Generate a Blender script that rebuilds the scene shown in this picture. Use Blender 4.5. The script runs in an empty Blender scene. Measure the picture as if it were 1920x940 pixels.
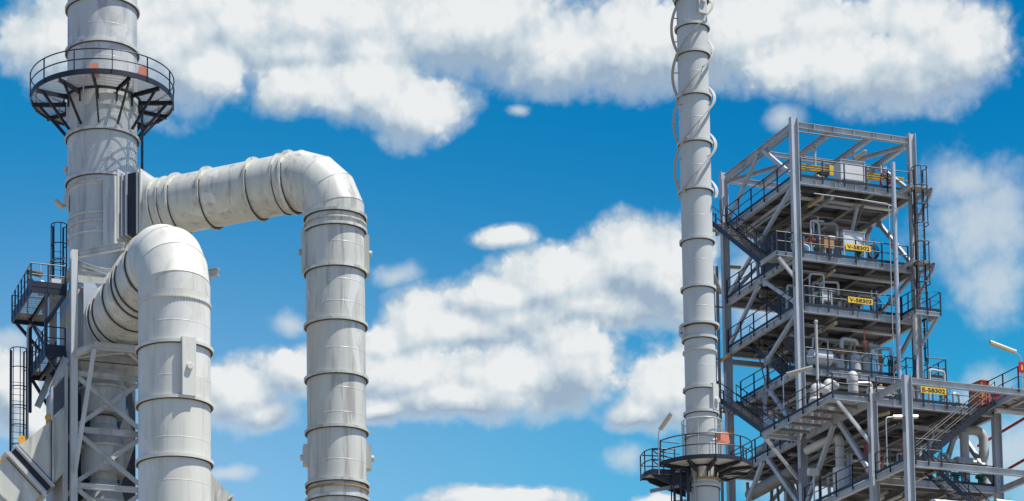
import bpy, bmesh, math, random
from mathutils import Vector, Matrix
random.seed(7)
S = bpy.context.scene
COL = S.collection

# ---------------------------------------------------------------- camera
F_PX, PX, PY, PITCH, ROLL, YAW = 4450.5, 750.4, 1621.1, 0.0940, -0.0113, 0.3459
fw = Vector((0, math.cos(PITCH), math.sin(PITCH)))
rt = Vector((1, 0, 0)); up = rt.cross(fw)
cx = math.cos(ROLL) * rt + math.sin(ROLL) * up
cy = -math.sin(ROLL) * rt + math.cos(ROLL) * up
cd = bpy.data.cameras.new('camera'); cam = bpy.data.objects.new('camera', cd); COL.objects.link(cam)
M = Matrix((cx, cy, -fw)).transposed().to_4x4(); M.translation = (0, 0, 1.7)
cam.matrix_world = M
cd.sensor_width = 36; cd.lens = F_PX / 1920 * 36
cd.shift_x = (960 - PX) / 1920; cd.shift_y = (PY - 470) / 1920
cd.clip_start = 0.5; cd.clip_end = 20000
S.camera = cam

# ---------------------------------------------------------------- exposure, sun, sky
S.view_settings.view_transform = 'Standard'; S.view_settings.look = 'None'
S.view_settings.exposure = 0.6; S.view_settings.gamma = 1.0; S.view_settings.use_curve_mapping = False
SUN_EL, SUN_AZ = math.radians(65), math.radians(111.5)      # azimuth clockwise from +Y
sd = Vector((math.sin(SUN_AZ) * math.cos(SUN_EL), math.cos(SUN_AZ) * math.cos(SUN_EL), math.sin(SUN_EL)))
ld = bpy.data.lights.new('sun', 'SUN'); ld.energy = 4.7; ld.angle = math.radians(0.53); ld.color = (1.0, 0.95, 0.87)
sun = bpy.data.objects.new('sun', ld); COL.objects.link(sun)
sun.rotation_euler = sd.to_track_quat('Z', 'Y').to_euler(); sun.location = (60, 60, 120)

W = bpy.data.worlds.new('World'); S.world = W; W.use_nodes = True
nt = W.node_tree; N = nt.nodes; L = nt.links
for n in list(N): N.remove(n)

def nd(tree, kind, **kw):
    n = tree.nodes.new(kind)
    for k, v in kw.items(): setattr(n, k, v)
    return n
def link(tree, a, b): tree.links.new(a, b)
def setin(tree, sock, val):
    if isinstance(val, bpy.types.NodeSocket): tree.links.new(val, sock)
    else: sock.default_value = val
def mth(tree, op, a, b=0.0, c=0.0, clamp=False):
    n = nd(tree, 'ShaderNodeMath', operation=op, use_clamp=clamp)
    setin(tree, n.inputs[0], a); setin(tree, n.inputs[1], b); setin(tree, n.inputs[2], c)
    return n.outputs[0]
def vmth(tree, op, a, b=None, c=None):
    n = nd(tree, 'ShaderNodeVectorMath', operation=op)
    setin(tree, n.inputs[0], a)
    if b is not None: setin(tree, n.inputs[1], b)
    if c is not None: setin(tree, n.inputs[2], c)
    return n.outputs['Value'] if op in ('LENGTH', 'DOT_PRODUCT', 'DISTANCE') else n.outputs[0]
def mixc(tree, fac, a, b, blend='MIX'):
    n = nd(tree, 'ShaderNodeMix', data_type='RGBA', blend_type=blend)
    setin(tree, n.inputs[0], fac); setin(tree, n.inputs[6], a); setin(tree, n.inputs[7], b)
    return n.outputs[2]
def sstep(tree, x, lo, hi, a=0.0, b=1.0):
    n = nd(tree, 'ShaderNodeMapRange', interpolation_type='SMOOTHSTEP')
    setin(tree, n.inputs[0], x)
    for i, v in enumerate((lo, hi, a, b)): setin(tree, n.inputs[i + 1], v)
    return n.outputs[0]
def noise(tree, vec, scale, detail=4.0, rough=0.55, dist=0.0):
    n = nd(tree, 'ShaderNodeTexNoise')
    setin(tree, n.inputs['Vector'], vec); n.inputs['Scale'].default_value = scale
    n.inputs['Detail'].default_value = detail; n.inputs['Roughness'].default_value = rough
    n.inputs['Distortion'].default_value = dist
    return n

# clouds: (azimuth, elevation, half width, half height) in hundredths of a radian, clockwise from +Y
CL = [[(-14.44, 42.39, 2.64, 1.68), (-9.38, 42.26, 3.01, 2.09), (-11.68, 43.39, 3.7, 1.38), (-6.82, 43.32, 3.26, 1.78), (-2.86, 43.65, 5.37, 1.68), (-4.04, 42.14, 3.26, 1.4), (3.91, 43.37, 4.65, 1.88), (7.61, 42.25, 3.24, 1.6), (10.85, 42.51, 3.9, 1.88), (15.45, 42.64, 4.3, 1.97), (18.61, 42.1, 3.36, 1.67), (22.22, 42.58, 2.65, 0.88), (-1.01, 42.14, 2.8, 1.4)], [(-7.76, 41.49, 1.74, 1.11), (-4.05, 41.13, 2.09, 0.91), (-1.02, 41.03, 2.44, 1.25), (1.29, 40.19, 2.21, 1.34), (17.0, 41.23, 2.03, 1.09), (19.93, 41.0, 2.67, 1.38), (22.15, 40.8, 2.86, 1.73), (24.39, 41.28, 2.4, 1.56), (23.1, 42.29, 1.98, 0.98)], [(10.2, 34.34, 2.28, 1.5), (7.42, 33.39, 3.44, 1.39), (11.89, 33.52, 2.27, 2.09), (8.78, 32.28, 3.65, 0.95), (4.42, 32.73, 2.53, 0.97), (1.06, 32.05, 1.66, 1.23), (2.78, 31.38, 3.45, 1.07), (-0.22, 30.89, 1.84, 0.96), (6.01, 31.84, 2.98, 1.02)], [(7.71, 30.33, 2.28, 1.67), (5.06, 29.55, 4.58, 1.42), (0.69, 29.63, 3.45, 1.08), (2.75, 28.8, 4.13, 0.91), (-0.94, 28.31, 1.61, 0.52), (11.67, 28.96, 2.15, 1.58), (10.4, 27.93, 1.36, 0.78), (-6.67, 28.85, 1.95, 1.38), (-4.49, 29.83, 1.84, 0.99), (-5.65, 27.99, 1.26, 0.69), (-16.42, 29.07, 1.46, 1.7), (-15.52, 27.71, 1.24, 0.9), (4.28, 24.52, 3.42, 0.61), (11.33, 24.2, 1.13, 0.55), (4.69, 35.05, 1.38, 0.5)]]
FAINT = [(24.78, 34.3, 2.7, 2.74), (24.19, 35.99, 1.85, 1.41), (25.46, 32.18, 2.04, 1.64), (25.87, 34.4, 1.94, 2.23), (25.97, 25.43, 2.76, 2.11), (-4.47, 31.72, 0.92, 0.64), (0.05, 33.66, 1.39, 0.53), (16.94, 39.22, 1.01, 0.57), (-7.14, 25.81, 1.37, 0.39), (9.9, 26.07, 1.25, 0.69), (5.59, 40.0, 0.58, 0.31), (24.76, 27.85, 1.93, 1.26), (18.52, 24.85, 4.39, 1.5), (15.62, 32.69, 2.02, 2.3), (-16.43, 30.88, 1.12, 0.63)]

def cloud_group(name, blobs):
    g = bpy.data.node_groups.new(name, 'ShaderNodeTree')
    g.interface.new_socket('P', in_out='INPUT', socket_type='NodeSocketVector')
    g.interface.new_socket('F', in_out='OUTPUT', socket_type='NodeSocketFloat')
    gi = g.nodes.new('NodeGroupInput'); go = g.nodes.new('NodeGroupOutput')
    cur = None
    for (a, e, ra, re) in blobs:
        v = vmth(g, 'MULTIPLY_ADD', gi.outputs[0], (1 / ra, 1 / re, 0), (-a / ra, -e / re, 0))
        q = vmth(g, 'LENGTH', v)
        if cur is None: cur = q
        else:
            n = nd(g, 'ShaderNodeMath', operation='SMOOTH_MIN')
            g.links.new(cur, n.inputs[0]); g.links.new(q, n.inputs[1]); n.inputs[2].default_value = 0.35
            cur = n.outputs[0]
    r = mth(g, 'SUBTRACT', 1.0, cur)
    g.links.new(r, go.inputs[0])
    return g
LAYERS = [cloud_group('cloud_layer', bl) for bl in CL]      # far to near
G2 = cloud_group('faint_field', FAINT)

def noise_group():
    g = bpy.data.node_groups.new('cloud_noise', 'ShaderNodeTree')
    g.interface.new_socket('P', in_out='INPUT', socket_type='NodeSocketVector')
    g.interface.new_socket('Warped', in_out='OUTPUT', socket_type='NodeSocketVector')
    for nm in ('Det', 'Smooth'): g.interface.new_socket(nm, in_out='OUTPUT', socket_type='NodeSocketFloat')
    gi = g.nodes.new('NodeGroupInput'); go = g.nodes.new('NodeGroupOutput'); p = gi.outputs[0]
    w1 = noise(g, p, 0.3, 2.0, 0.5)
    g.links.new(vmth(g, 'MULTIPLY_ADD', vmth(g, 'SUBTRACT', w1.outputs['Color'], (0.5, 0.5, 0.5)), (1.3, 0.9, 0), p), go.inputs[0])
    n1 = noise(g, p, 0.45, 9.0, 0.47, 0.1).outputs['Fac']
    pj = vmth(g, 'MULTIPLY_ADD', vmth(g, 'SUBTRACT', noise(g, p, 1.6, 4.0, 0.55).outputs['Color'], (0.5, 0.5, 0.5)), (0.6, 0.6, 0), p)
    v1 = nd(g, 'ShaderNodeTexVoronoi', feature='SMOOTH_F1', voronoi_dimensions='2D'); g.links.new(pj, v1.inputs['Vector'])
    v1.inputs['Scale'].default_value = 1.35; v1.inputs['Smoothness'].default_value = 0.35; v1.inputs['Detail'].default_value = 2.0; v1.inputs['Roughness'].default_value = 0.5
    puff = mth(g, 'SUBTRACT', 0.42, v1.outputs['Distance'])
    g.links.new(mth(g, 'ADD', mth(g, 'MULTIPLY', mth(g, 'SUBTRACT', n1, 0.5), 0.9), mth(g, 'MULTIPLY', puff, 0.22)), go.inputs[1])
    n2 = noise(g, p, 0.5, 2.5, 0.45, 0.15).outputs['Fac']
    g.links.new(mth(g, 'ADD', mth(g, 'MULTIPLY', n2, 0.8), mth(g, 'MULTIPLY', puff, 0.2)), go.inputs[2])
    return g
GN = noise_group()
def grp(g, vec):
    n = nd(nt, 'ShaderNodeGroup'); n.node_tree = g; L.new(vec, n.inputs[0]); return n.outputs

tc = nd(nt, 'ShaderNodeTexCoord')
sep = nd(nt, 'ShaderNodeSeparateXYZ'); L.new(tc.outputs['Generated'], sep.inputs[0])
az = mth(nt, 'MULTIPLY', mth(nt, 'ARCTAN2', sep.outputs[0], sep.outputs[1]), 100)
el = mth(nt, 'MULTIPLY', mth(nt, 'ARCSINE', sep.outputs[2]), 100)
cmb = nd(nt, 'ShaderNodeCombineXYZ'); L.new(az, cmb.inputs[0]); L.new(el, cmb.inputs[1])
P0 = cmb.outputs[0]
N0 = grp(GN, P0); N1 = grp(GN, vmth(nt, 'ADD', P0, (0.3, 0.45, 0))); N2 = grp(GN, vmth(nt, 'ADD', P0, (0.6, 2.0, 0)))
broad = mth(nt, 'MULTIPLY', sstep(nt, noise(nt, P0, 0.28, 3.0, 0.5).outputs['Fac'], 0.42, 0.62), 0.12)
def clampf(x): return mth(nt, 'MINIMUM', mth(nt, 'MAXIMUM', x, -0.1), 0.8)
def layer(G):
    """one sheet of cumulus: thin towards the sun = bright, thick towards the sun = grey"""
    a0, a1, a2 = grp(G, N0[0])[0], grp(G, N1[0])[0], grp(G, N2[0])[0]
    D = mth(nt, 'ADD', a0, N0[1])
    s0 = mth(nt, 'ADD', clampf(a0), N0[2])
    sh = mth(nt, 'SUBTRACT', s0, mth(nt, 'ADD', clampf(a1), N1[2]))
    sh2 = mth(nt, 'SUBTRACT', s0, mth(nt, 'ADD', clampf(a2), N2[2]))
    lit = mth(nt, 'ADD', mth(nt, 'MULTIPLY', sh, 0.7), mth(nt, 'MULTIPLY_ADD', sh2, 0.7, 0.42))
    lit = mth(nt, 'SUBTRACT', lit, broad, clamp=True)
    cov = sstep(nt, D, mth(nt, 'MULTIPLY_ADD', lit, 0.34, -0.5), mth(nt, 'MULTIPLY_ADD', lit, -0.2, 0.3))
    return cov, lit
cover, lit = None, None
for G in LAYERS:
    c, l = layer(G)
    if cover is None: cover, lit = c, l
    else:
        lit = mth(nt, 'ADD', lit, mth(nt, 'MULTIPLY', mth(nt, 'SUBTRACT', l, lit), c))
        cover = mth(nt, 'MAXIMUM', cover, c)
fnt = sstep(nt, mth(nt, 'ADD', grp(G2, N0[0])[0], mth(nt, 'MULTIPLY', N0[1], 1.2)), -0.3, 0.9, 0, 0.78)
# the rest of the sky, away from this view, has scattered cloud added for whiter ambient light
away = sstep(nt, vmth(nt, 'LENGTH', vmth(nt, 'MULTIPLY_ADD', P0, (1 / 40, 1 / 24, 0), (-4 / 40, -35 / 24, 0))), 1.0, 1.5)
gen = mth(nt, 'MULTIPLY', mth(nt, 'MULTIPLY', away, 0.4), sstep(nt, noise(nt, tc.outputs['Generated'], 2.6, 5.0, 0.55).outputs['Fac'], 0.52, 0.68))
lit = mth(nt, 'ADD', mth(nt, 'MULTIPLY', lit, cover), mth(nt, 'MULTIPLY', mth(nt, 'SUBTRACT', 1.0, cover), 0.62))
cover = mth(nt, 'MAXIMUM', mth(nt, 'MAXIMUM', cover, fnt), gen)
cr = nd(nt, 'ShaderNodeValToRGB'); L.new(lit, cr.inputs[0])
els = cr.color_ramp.elements
els[0].position = 0.0; els[0].color = (0.35, 0.46, 0.59, 1)
els[1].position = 1.0; els[1].color = (0.87, 0.895, 0.905, 1)
e = els.new(0.48); e.color = (0.60, 0.69, 0.755, 1)
sky = nd(nt, 'ShaderNodeTexSky', sky_type='NISHITA')
sky.sun_disc = False; sky.sun_elevation = SUN_EL; sky.sun_rotation = SUN_AZ
sky.air_density = 1.0; sky.dust_density = 0.3; sky.ozone_density = 3.0; sky.altitude = 0
SKY_STRENGTH = 0.096
CLOUD_GAIN = 6.6
cl = vmth(nt, 'MULTIPLY', cr.outputs[0], (CLOUD_GAIN, CLOUD_GAIN, CLOUD_GAIN))
hi = sstep(nt, el, 23, 41); top = mth(nt, 'MAXIMUM', sstep(nt, el, 47, 62), away)
tint = mixc(nt, hi, (1.0, 1.2, 1.13, 1), (0.05, 0.75, 0.95, 1))
east = sstep(nt, az, -18, 24); tint = mixc(nt, east, tint, (0.16, 0.78, 0.87, 1), 'MULTIPLY')
tint = mixc(nt, top, tint, (0.40, 0.72, 1.03, 1))
skc = mixc(nt, 1.0, sky.outputs[0], tint, 'MULTIPLY')
mx = mixc(nt, cover, skc, cl)
bg = nd(nt, 'ShaderNodeBackground'); bg.inputs['Strength'].default_value = SKY_STRENGTH
L.new(mx, bg.inputs['Color'])
wo = nd(nt, 'ShaderNodeOutputWorld'); L.new(bg.outputs[0], wo.inputs['Surface'])
W.cycles.sampling_method = 'MANUAL'; W.cycles.sample_map_resolution = 512

# ---------------------------------------------------------------- materials
def paint(name, base, rough=0.45, var=0.12, streak=0.12, tone=None, tone_amt=0.0, patch=0.0, patch_col=None,
          scale=0.5, metal=0.0, bump=0.0, spec=0.5, rust=0.0, sx=1.5, sz=0.35):
    m = bpy.data.materials.new(name); m.use_nodes = True
    t = m.node_tree; bs = t.nodes['Principled BSDF']
    tcn = nd(t, 'ShaderNodeTexCoord'); oc = tcn.outputs['Object']
    oi = nd(t, 'ShaderNodeObjectInfo')
    off = vmth(t, 'MULTIPLY_ADD', oc, (1, 1, 1), nd_rand(t, oi))
    n1 = noise(t, off, scale, 5, 0.6).outputs['Fac']
    n2 = noise(t, vmth(t, 'MULTIPLY', off, (2.6, 2.6, 0.22)), 1.0, 5, 0.6).outputs['Fac']
    b = (*base, 1)
    f = mth(t, 'ADD', mth(t, 'MULTIPLY', mth(t, 'SUBTRACT', n1, 0.5), var * 2.4), mth(t, 'MULTIPLY', mth(t, 'SUBTRACT', n2, 0.5), streak * 2.4))
    fac = mth(t, 'ADD', 1.0, f)
    rnd = mth(t, 'MULTIPLY_ADD', oi.outputs['Random'], 0.06, 0.97)
    col = vmth(t, 'SCALE', b[:3]); sc = col.node; t.links.new(mth(t, 'MULTIPLY', fac, rnd), sc.inputs['Scale'])
    if tone:
        k = sstep(t, noise(t, vmth(t, 'MULTIPLY', off, (sx, sx, sz)), 0.8, 6, 0.62, 0.5).outputs['Fac'], 0.5, 0.68, 0, tone_amt)
        col = mixc(t, k, col, (*tone, 1))
    if patch:
        k2 = sstep(t, noise(t, vmth(t, 'ADD', vmth(t, 'MULTIPLY', off, (1, 1, 0.55)), (7, 3, 1)), 0.62, 3, 0.5, 0.8).outputs['Fac'], 0.59, 0.615, 0, patch)
        col = mixc(t, k2, col, (*(patch_col or tuple(min(0.85, c * 1.15) for c in base)), 1))
    if rust:
        k3 = sstep(t, noise(t, vmth(t, 'MULTIPLY', off, (1, 1, 0.6)), 3.5, 8, 0.7).outputs['Fac'], 0.64, 0.72, 0, rust)
        col = mixc(t, k3, col, (0.16, 0.07, 0.03, 1))
    t.links.new(col, bs.inputs['Base Color'])
    setin(t, bs.inputs['Roughness'], mth(t, 'ADD', rough - 0.08, mth(t, 'MULTIPLY', n1, 0.2)))
    bs.inputs['Metallic'].default_value = metal
    bs.inputs['Specular IOR Level'].default_value = spec
    if bump:
        bp = nd(t, 'ShaderNodeBump'); bp.inputs['Strength'].default_value = bump; bp.inputs['Distance'].default_value = 0.05
        t.links.new(noise(t, off, 1.3, 3, 0.5).outputs['Fac'], bp.inputs['Height']); t.links.new(bp.outputs[0], bs.inputs['Normal'])
    return m
def nd_rand(t, oi):
    c = nd(t, 'ShaderNodeCombineXYZ')
    for i, k in enumerate((31.7, 17.3, 11.9)): t.links.new(mth(t, 'MULTIPLY', oi.outputs['Random'], k), c.inputs[i])
    return c.outputs[0]

MT = {}
MT['stack'] = paint('stack_paint', (0.462, 0.472, 0.443), 0.4, 0.12, 0.14, (0.27, 0.275, 0.28), 0.75, 0.6, (0.60, 0.585, 0.545), 0.35, bump=0.12, sx=2.2, sz=0.4)
MT['duct'] = paint('duct_paint', (0.488, 0.487, 0.428), 0.36, 0.12, 0.2, (0.27, 0.25, 0.21), 0.75, 0.6, (0.64, 0.635, 0.60), 0.4, bump=0.16, sx=3.2, sz=0.3, rust=0.12)
MT['front'] = paint('front_duct_paint', (0.565, 0.556, 0.48), 0.46, 0.06, 0.08, (0.40, 0.39, 0.35), 0.6, 0.5, (0.66, 0.65, 0.61), 0.35, bump=0.1, sx=2.4, sz=0.3)
MT['slim'] = paint('slim_stack_paint', (0.482, 0.488, 0.448), 0.42, 0.06, 0.08, (0.40, 0.395, 0.37), 0.4, 0.0, bump=0.03)
MT['strake'] = paint('strake_paint', (0.33, 0.315, 0.28), 0.5, 0.08, 0.05)
MT['grime_shade'] = paint('band_grime_shade', (0.05, 0.046, 0.042), 0.8, 0.3, 0.0)  # band underside shade and dirt in one dark colour; also on bolt strips
MT['frame'] = paint('light_grey_steel', (0.49, 0.50, 0.485), 0.5, 0.12, 0.14, (0.28, 0.28, 0.265), 0.6)
MT['steel'] = paint('grey_steel', (0.40, 0.425, 0.44), 0.48, 0.2, 0.18, (0.24, 0.25, 0.26), 0.65, rust=0.3)
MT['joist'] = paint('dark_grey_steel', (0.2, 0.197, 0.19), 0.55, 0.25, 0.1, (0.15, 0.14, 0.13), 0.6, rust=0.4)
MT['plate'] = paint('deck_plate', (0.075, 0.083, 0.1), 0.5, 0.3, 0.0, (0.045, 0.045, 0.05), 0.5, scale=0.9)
MT['grating'] = paint('pale_deck', (0.42, 0.41, 0.38), 0.6, 0.15, 0.0, (0.28, 0.28, 0.27), 0.5, scale=1.2)
MT['black'] = paint('black_paint', (0.018, 0.021, 0.03), 0.42, 0.2, 0.1, spec=0.4)
MT['rubber'] = paint('black_rubber', (0.012, 0.013, 0.018), 0.6, 0.2, 0.0)
MT['white'] = paint('white_paint', (0.62, 0.62, 0.60), 0.4, 0.06, 0.08, (0.5, 0.48, 0.44), 0.3)
MT['clad'] = paint('pipe_cladding', (0.47, 0.465, 0.44), 0.36, 0.1, 0.12, (0.4, 0.37, 0.32), 0.5, rust=0.35)
MT['galv'] = paint('galvanised', (0.5, 0.51, 0.52), 0.38, 0.12, 0.0, metal=0.35)
MT['yellow'] = paint('yellow_paint', (0.72, 0.45, 0.015), 0.42, 0.08, 0.05)
MT['lug'] = paint('orange_yellow_paint', (0.70, 0.36, 0.015), 0.45, 0.08, 0.05)
MT['sign'] = paint('sign_yellow', (0.80, 0.50, 0.02), 0.35, 0.04, 0.03)
MT['ink'] = paint('sign_black', (0.02, 0.02, 0.02), 0.5, 0.1, 0.0)
MT['salmon'] = paint('faded_orange', (0.62, 0.21, 0.12), 0.5, 0.06, 0.06)
MT['orange'] = paint('orange_cabinet', (0.58, 0.13, 0.045), 0.45, 0.07, 0.07)
MT['brick'] = paint('dull_red', (0.33, 0.07, 0.05), 0.5, 0.08, 0.06)
MT['red'] = paint('red_paint', (0.38, 0.012, 0.02), 0.4, 0.08, 0.06)
MT['blue'] = paint('blue_paint', (0.06, 0.22, 0.36), 0.4, 0.08, 0.06)
MT['green'] = paint('green_paint', (0.02, 0.2, 0.1), 0.4, 0.08, 0.06)
MT['wood'] = paint('brown_box', (0.36, 0.2, 0.09), 0.7, 0.12, 0.05)
MT['lens'] = paint('yellowed_diffuser', (0.55, 0.42, 0.19), 0.35, 0.06, 0.0)
MT['brass'] = paint('rusty_brass', (0.33, 0.2, 0.09), 0.5, 0.25, 0.0, rust=0.5)
MT['concrete'] = paint('concrete_ground', (0.24, 0.21, 0.17), 0.8, 0.15, 0.0, (0.18, 0.16, 0.13), 0.6, scale=0.05)

def open_grating(m, pitch=0.075, solid=0.42):
    t = m.node_tree; bs = t.nodes['Principled BSDF']; oc = nd(t, 'ShaderNodeTexCoord').outputs['Object']
    sp = nd(t, 'ShaderNodeSeparateXYZ'); t.links.new(oc, sp.inputs[0])
    def bars(s, q, w): return mth(t, 'LESS_THAN', mth(t, 'FRACT', mth(t, 'DIVIDE', s, q)), w)
    t.links.new(mth(t, 'MAXIMUM', bars(sp.outputs[0], pitch, solid), bars(sp.outputs[1], pitch * 4, 0.14)), bs.inputs['Alpha'])
MT['open_grating'] = paint('open_bar_grating', (0.46, 0.45, 0.42), 0.6, 0.15, 0.0)
open_grating(MT['open_grating'])

# ---------------------------------------------------------------- geometry helpers
FRAMES = {'T': (Vector((21.356, 122.0, 0)), YAW), 'L': (Vector((-13.63, 108.0, 0)), YAW), 'R': (Vector((14.113, 107.0, 0)), YAW), 'W': (Vector((0, 0, 0)), 0.0)}
BASE = {}
V3 = Vector
def I_prof(h, w, tf=0.022, tw=0.014):
    a, b = w / 2, h / 2; c = tw / 2
    return [(-a, -b), (a, -b), (a, -b + tf), (c, -b + tf), (c, b - tf), (a, b - tf), (a, b), (-a, b), (-a, b - tf), (-c, b - tf), (-c, -b + tf), (-a, -b + tf)]
def R_prof(h, w): return [(-w / 2, -h / 2), (w / 2, -h / 2), (w / 2, h / 2), (-w / 2, h / 2)]
def L_prof(h, w, t=0.012): return [(0, 0), (w, 0), (w, t), (t, t), (t, h), (0, h)]
def C_prof(h, w, t=0.014): return [(0, -h / 2), (w, -h / 2), (w, -h / 2 + t), (t, -h / 2 + t), (t, h / 2 - t), (w, h / 2 - t), (w, h / 2), (0, h / 2)]

class MB:
    def __init__(s): s.v = []; s.f = []; s.sharp = 32
    def add(s, vs, fs):
        o = len(s.v); s.v += [V3(x) for x in vs]; s.f += [tuple(i + o for i in f) for f in fs]; return s
    def box(s, x0, y0, z0, x1, y1, z1):
        return s.add([(x0, y0, z0), (x1, y0, z0), (x1, y1, z0), (x0, y1, z0), (x0, y0, z1), (x1, y0, z1), (x1, y1, z1), (x0, y1, z1)],
                     [(3, 2, 1, 0), (4, 5, 6, 7), (0, 1, 5, 4), (1, 2, 6, 5), (2, 3, 7, 6), (3, 0, 4, 7)])
    def obox(s, c, ax, half):
        c = V3(c); X, Y, Z = [V3(a).normalized() * h for a, h in zip(ax, half)]
        vs = [c - X - Y - Z, c + X - Y - Z, c + X + Y - Z, c - X + Y - Z, c - X - Y + Z, c + X - Y + Z, c + X + Y + Z, c - X + Y + Z]
        return s.add(vs, [(3, 2, 1, 0), (4, 5, 6, 7), (0, 1, 5, 4), (1, 2, 6, 5), (2, 3, 7, 6), (3, 0, 4, 7)])
    def beam(s, p0, p1, prof, upv=(0, 0, 1)):
        p0, p1 = V3(p0), V3(p1); d = (p1 - p0).normalized(); u = V3(upv)
        if abs(d.dot(u.normalized())) > 0.98: u = V3((0, 1, 0)) if abs(d.y) < 0.9 else V3((1, 0, 0))
        sd_ = d.cross(u).normalized(); u2 = sd_.cross(d)
        n = len(prof)
        vs = [p0 + sd_ * a + u2 * b for a, b in prof] + [p1 + sd_ * a + u2 * b for a, b in prof]
        fs = [(i, (i + 1) % n, n + (i + 1) % n, n + i) for i in range(n)] + [tuple(range(n))[::-1], tuple(range(n, 2 * n))]
        return s.add(vs, fs)
    def prism(s, poly, vec):
        n = len(poly); vec = V3(vec); a = [V3(p) for p in poly]
        return s.add(a + [p + vec for p in a], [(i, (i + 1) % n, n + (i + 1) % n, n + i) for i in range(n)] + [tuple(range(n))[::-1], tuple(range(n, 2 * n))])
    def tube(s, pts, r, n=8, closed=False):
        P = [V3(p) for p in pts]; m = len(P); rings = []; prev = None
        for i in range(m):
            if closed: t = (P[(i + 1) % m] - P[i - 1]).normalized(); sc = 1
            elif i == 0: t = (P[1] - P[0]).normalized()
            elif i == m - 1: t = (P[-1] - P[-2]).normalized()
            else: t = ((P[i + 1] - P[i]).normalized() + (P[i] - P[i - 1]).normalized()).normalized()
            if prev is None:
                h = V3((0, 0, 1)) if abs(t.z) < 0.9 else V3((1, 0, 0)); x = t.cross(h).normalized()
            else:
                x = (prev - t * prev.dot(t)).normalized()
            prev = x; y = t.cross(x)
            rr = r[i] if isinstance(r, (list, tuple)) else r
            if not closed and 0 < i < m - 1:
                c = max(0.5, ((P[i + 1] - P[i]).normalized()).dot(t)); rr_ = rr / c
            else: rr_ = rr
            bend = None
            ring = [P[i] + (x * math.cos(2 * math.pi * k / n) + y * math.sin(2 * math.pi * k / n)) * rr for k in range(n)]
            rings.append(ring)
        vs = [q for ring in rings for q in ring]; fs = []
        for i in range(m if closed else m - 1):
            j = (i + 1) % m
            for k in range(n): fs.append((i * n + k, i * n + (k + 1) % n, j * n + (k + 1) % n, j * n + k))
        if not closed: fs += [tuple(range(n))[::-1], tuple(range((m - 1) * n, m * n))]
        return s.add(vs, fs)
    def lathe(s, prof, o=(0, 0, 0), ax=(0, 0, 1), n=64, closed=False, a0=0.0, a1=2 * math.pi, capped=True):
        if n >= 64: s.sharp = 10
        o = V3(o); z = V3(ax).normalized(); h = V3((0, 0, 1)) if abs(z.z) < 0.9 else V3((1, 0, 0))
        x = h.cross(z).normalized() if abs(z.z) < 0.9 else V3((1, 0, 0)); y = z.cross(x)
        full = abs(a1 - a0 - 2 * math.pi) < 1e-6
        m = n if full else n + 1; vs = []
        for r, hh in prof:
            for k in range(m):
                a = a0 + (a1 - a0) * k / n
                vs.append(o + z * hh + (x * math.cos(a) + y * math.sin(a)) * r)
        fs = []; p = len(prof)
        for i in range(p if closed else p - 1):
            j = (i + 1) % p
            for k in range(n):
                k2 = (k + 1) % m
                fs.append((i * m + k, i * m + k2, j * m + k2, j * m + k))
        if not full and closed:
            fs += [tuple(i * m for i in range(p)), tuple(i * m + m - 1 for i in range(p))[::-1]]
        if full and not closed and capped:
            fs += [tuple(range(m))[::-1], tuple(range((p - 1) * m, p * m))]
        return s.add(vs, fs)
    def ring(s, ri, ro, h0, h1, o=(0, 0, 0), ax=(0, 0, 1), n=64, **k):
        return s.lathe([(ri, h0), (ro, h0), (ro, h1), (ri, h1)], o, ax, n, closed=True, **k)
    def mesh(s, name, off):
        me = bpy.data.meshes.new(name); me.from_pydata([tuple(v - off) for v in s.v], [], s.f); me.validate(); 
        bm = bmesh.new(); bm.from_mesh(me); bmesh.ops.recalc_face_normals(bm, faces=bm.faces); bm.to_mesh(me); bm.free()
        for p in me.polygons: p.use_smooth = True
        me.set_sharp_from_angle(angle=math.radians(s.sharp))
        return me

def tag(o, label=None, cat=None, group=None, kind=None):
    if label: o['label'] = label
    if cat: o['category'] = cat
    if group: o['group'] = group
    if kind: o['kind'] = kind
    return o
def place(o, fr, base):
    q, a = FRAMES[fr]; Rm = Matrix.Rotation(a, 4, 'Z')
    o.matrix_world = Matrix.Translation(q + Rm.to_3x3() @ V3(base)) @ Rm
def thing(name, label, cat, fr, base, group=None):
    o = bpy.data.objects.new(name, None); COL.objects.link(o); o.empty_display_size = 0.3
    place(o, fr, base); BASE[o.name] = V3(base)
    return tag(o, label, cat, group)
def part(name, mb, mat, parent, label=None):
    b = BASE[parent.name]
    o = bpy.data.objects.new(name, mb.mesh(name, b)); COL.objects.link(o)
    o.data.materials.append(MT[mat]); o.parent = parent; BASE[o.name] = b
    if label: o['label'] = label
    return o
def single(name, mb, mat, label, cat, fr, base, group=None, kind=None):
    o = bpy.data.objects.new(name, mb.mesh(name, V3(base))); COL.objects.link(o)
    o.data.materials.append(MT[mat]); place(o, fr, base); BASE[o.name] = V3(base)
    return tag(o, label, cat, group, kind)
def lerp(a, b, t): return V3(a) * (1 - t) + V3(b) * t
def arc3(c, d0, d1, r, n=6):
    """quarter arc around c from direction d0 to direction d1"""
    d0, d1 = V3(d0), V3(d1)
    return [V3(c) + (d0 * math.cos(t) + d1 * math.sin(t)) * r for t in [math.pi / 2 * i / n for i in range(n + 1)]]
def pipe_path(pts, r, n=5):
    """rounded polyline"""
    P = [V3(p) for p in pts]; out = [P[0]]
    for i in range(1, len(P) - 1):
        a = (P[i - 1] - P[i]).normalized(); b = (P[i + 1] - P[i]).normalized()
        p0 = P[i] + a * r; p1 = P[i] + b * r
        for k in range(n + 1):
            t = k / n; out.append(p0 * (1 - t) ** 2 + P[i] * 2 * t * (1 - t) + p1 * t * t)
    out.append(P[-1]); return out

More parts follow.
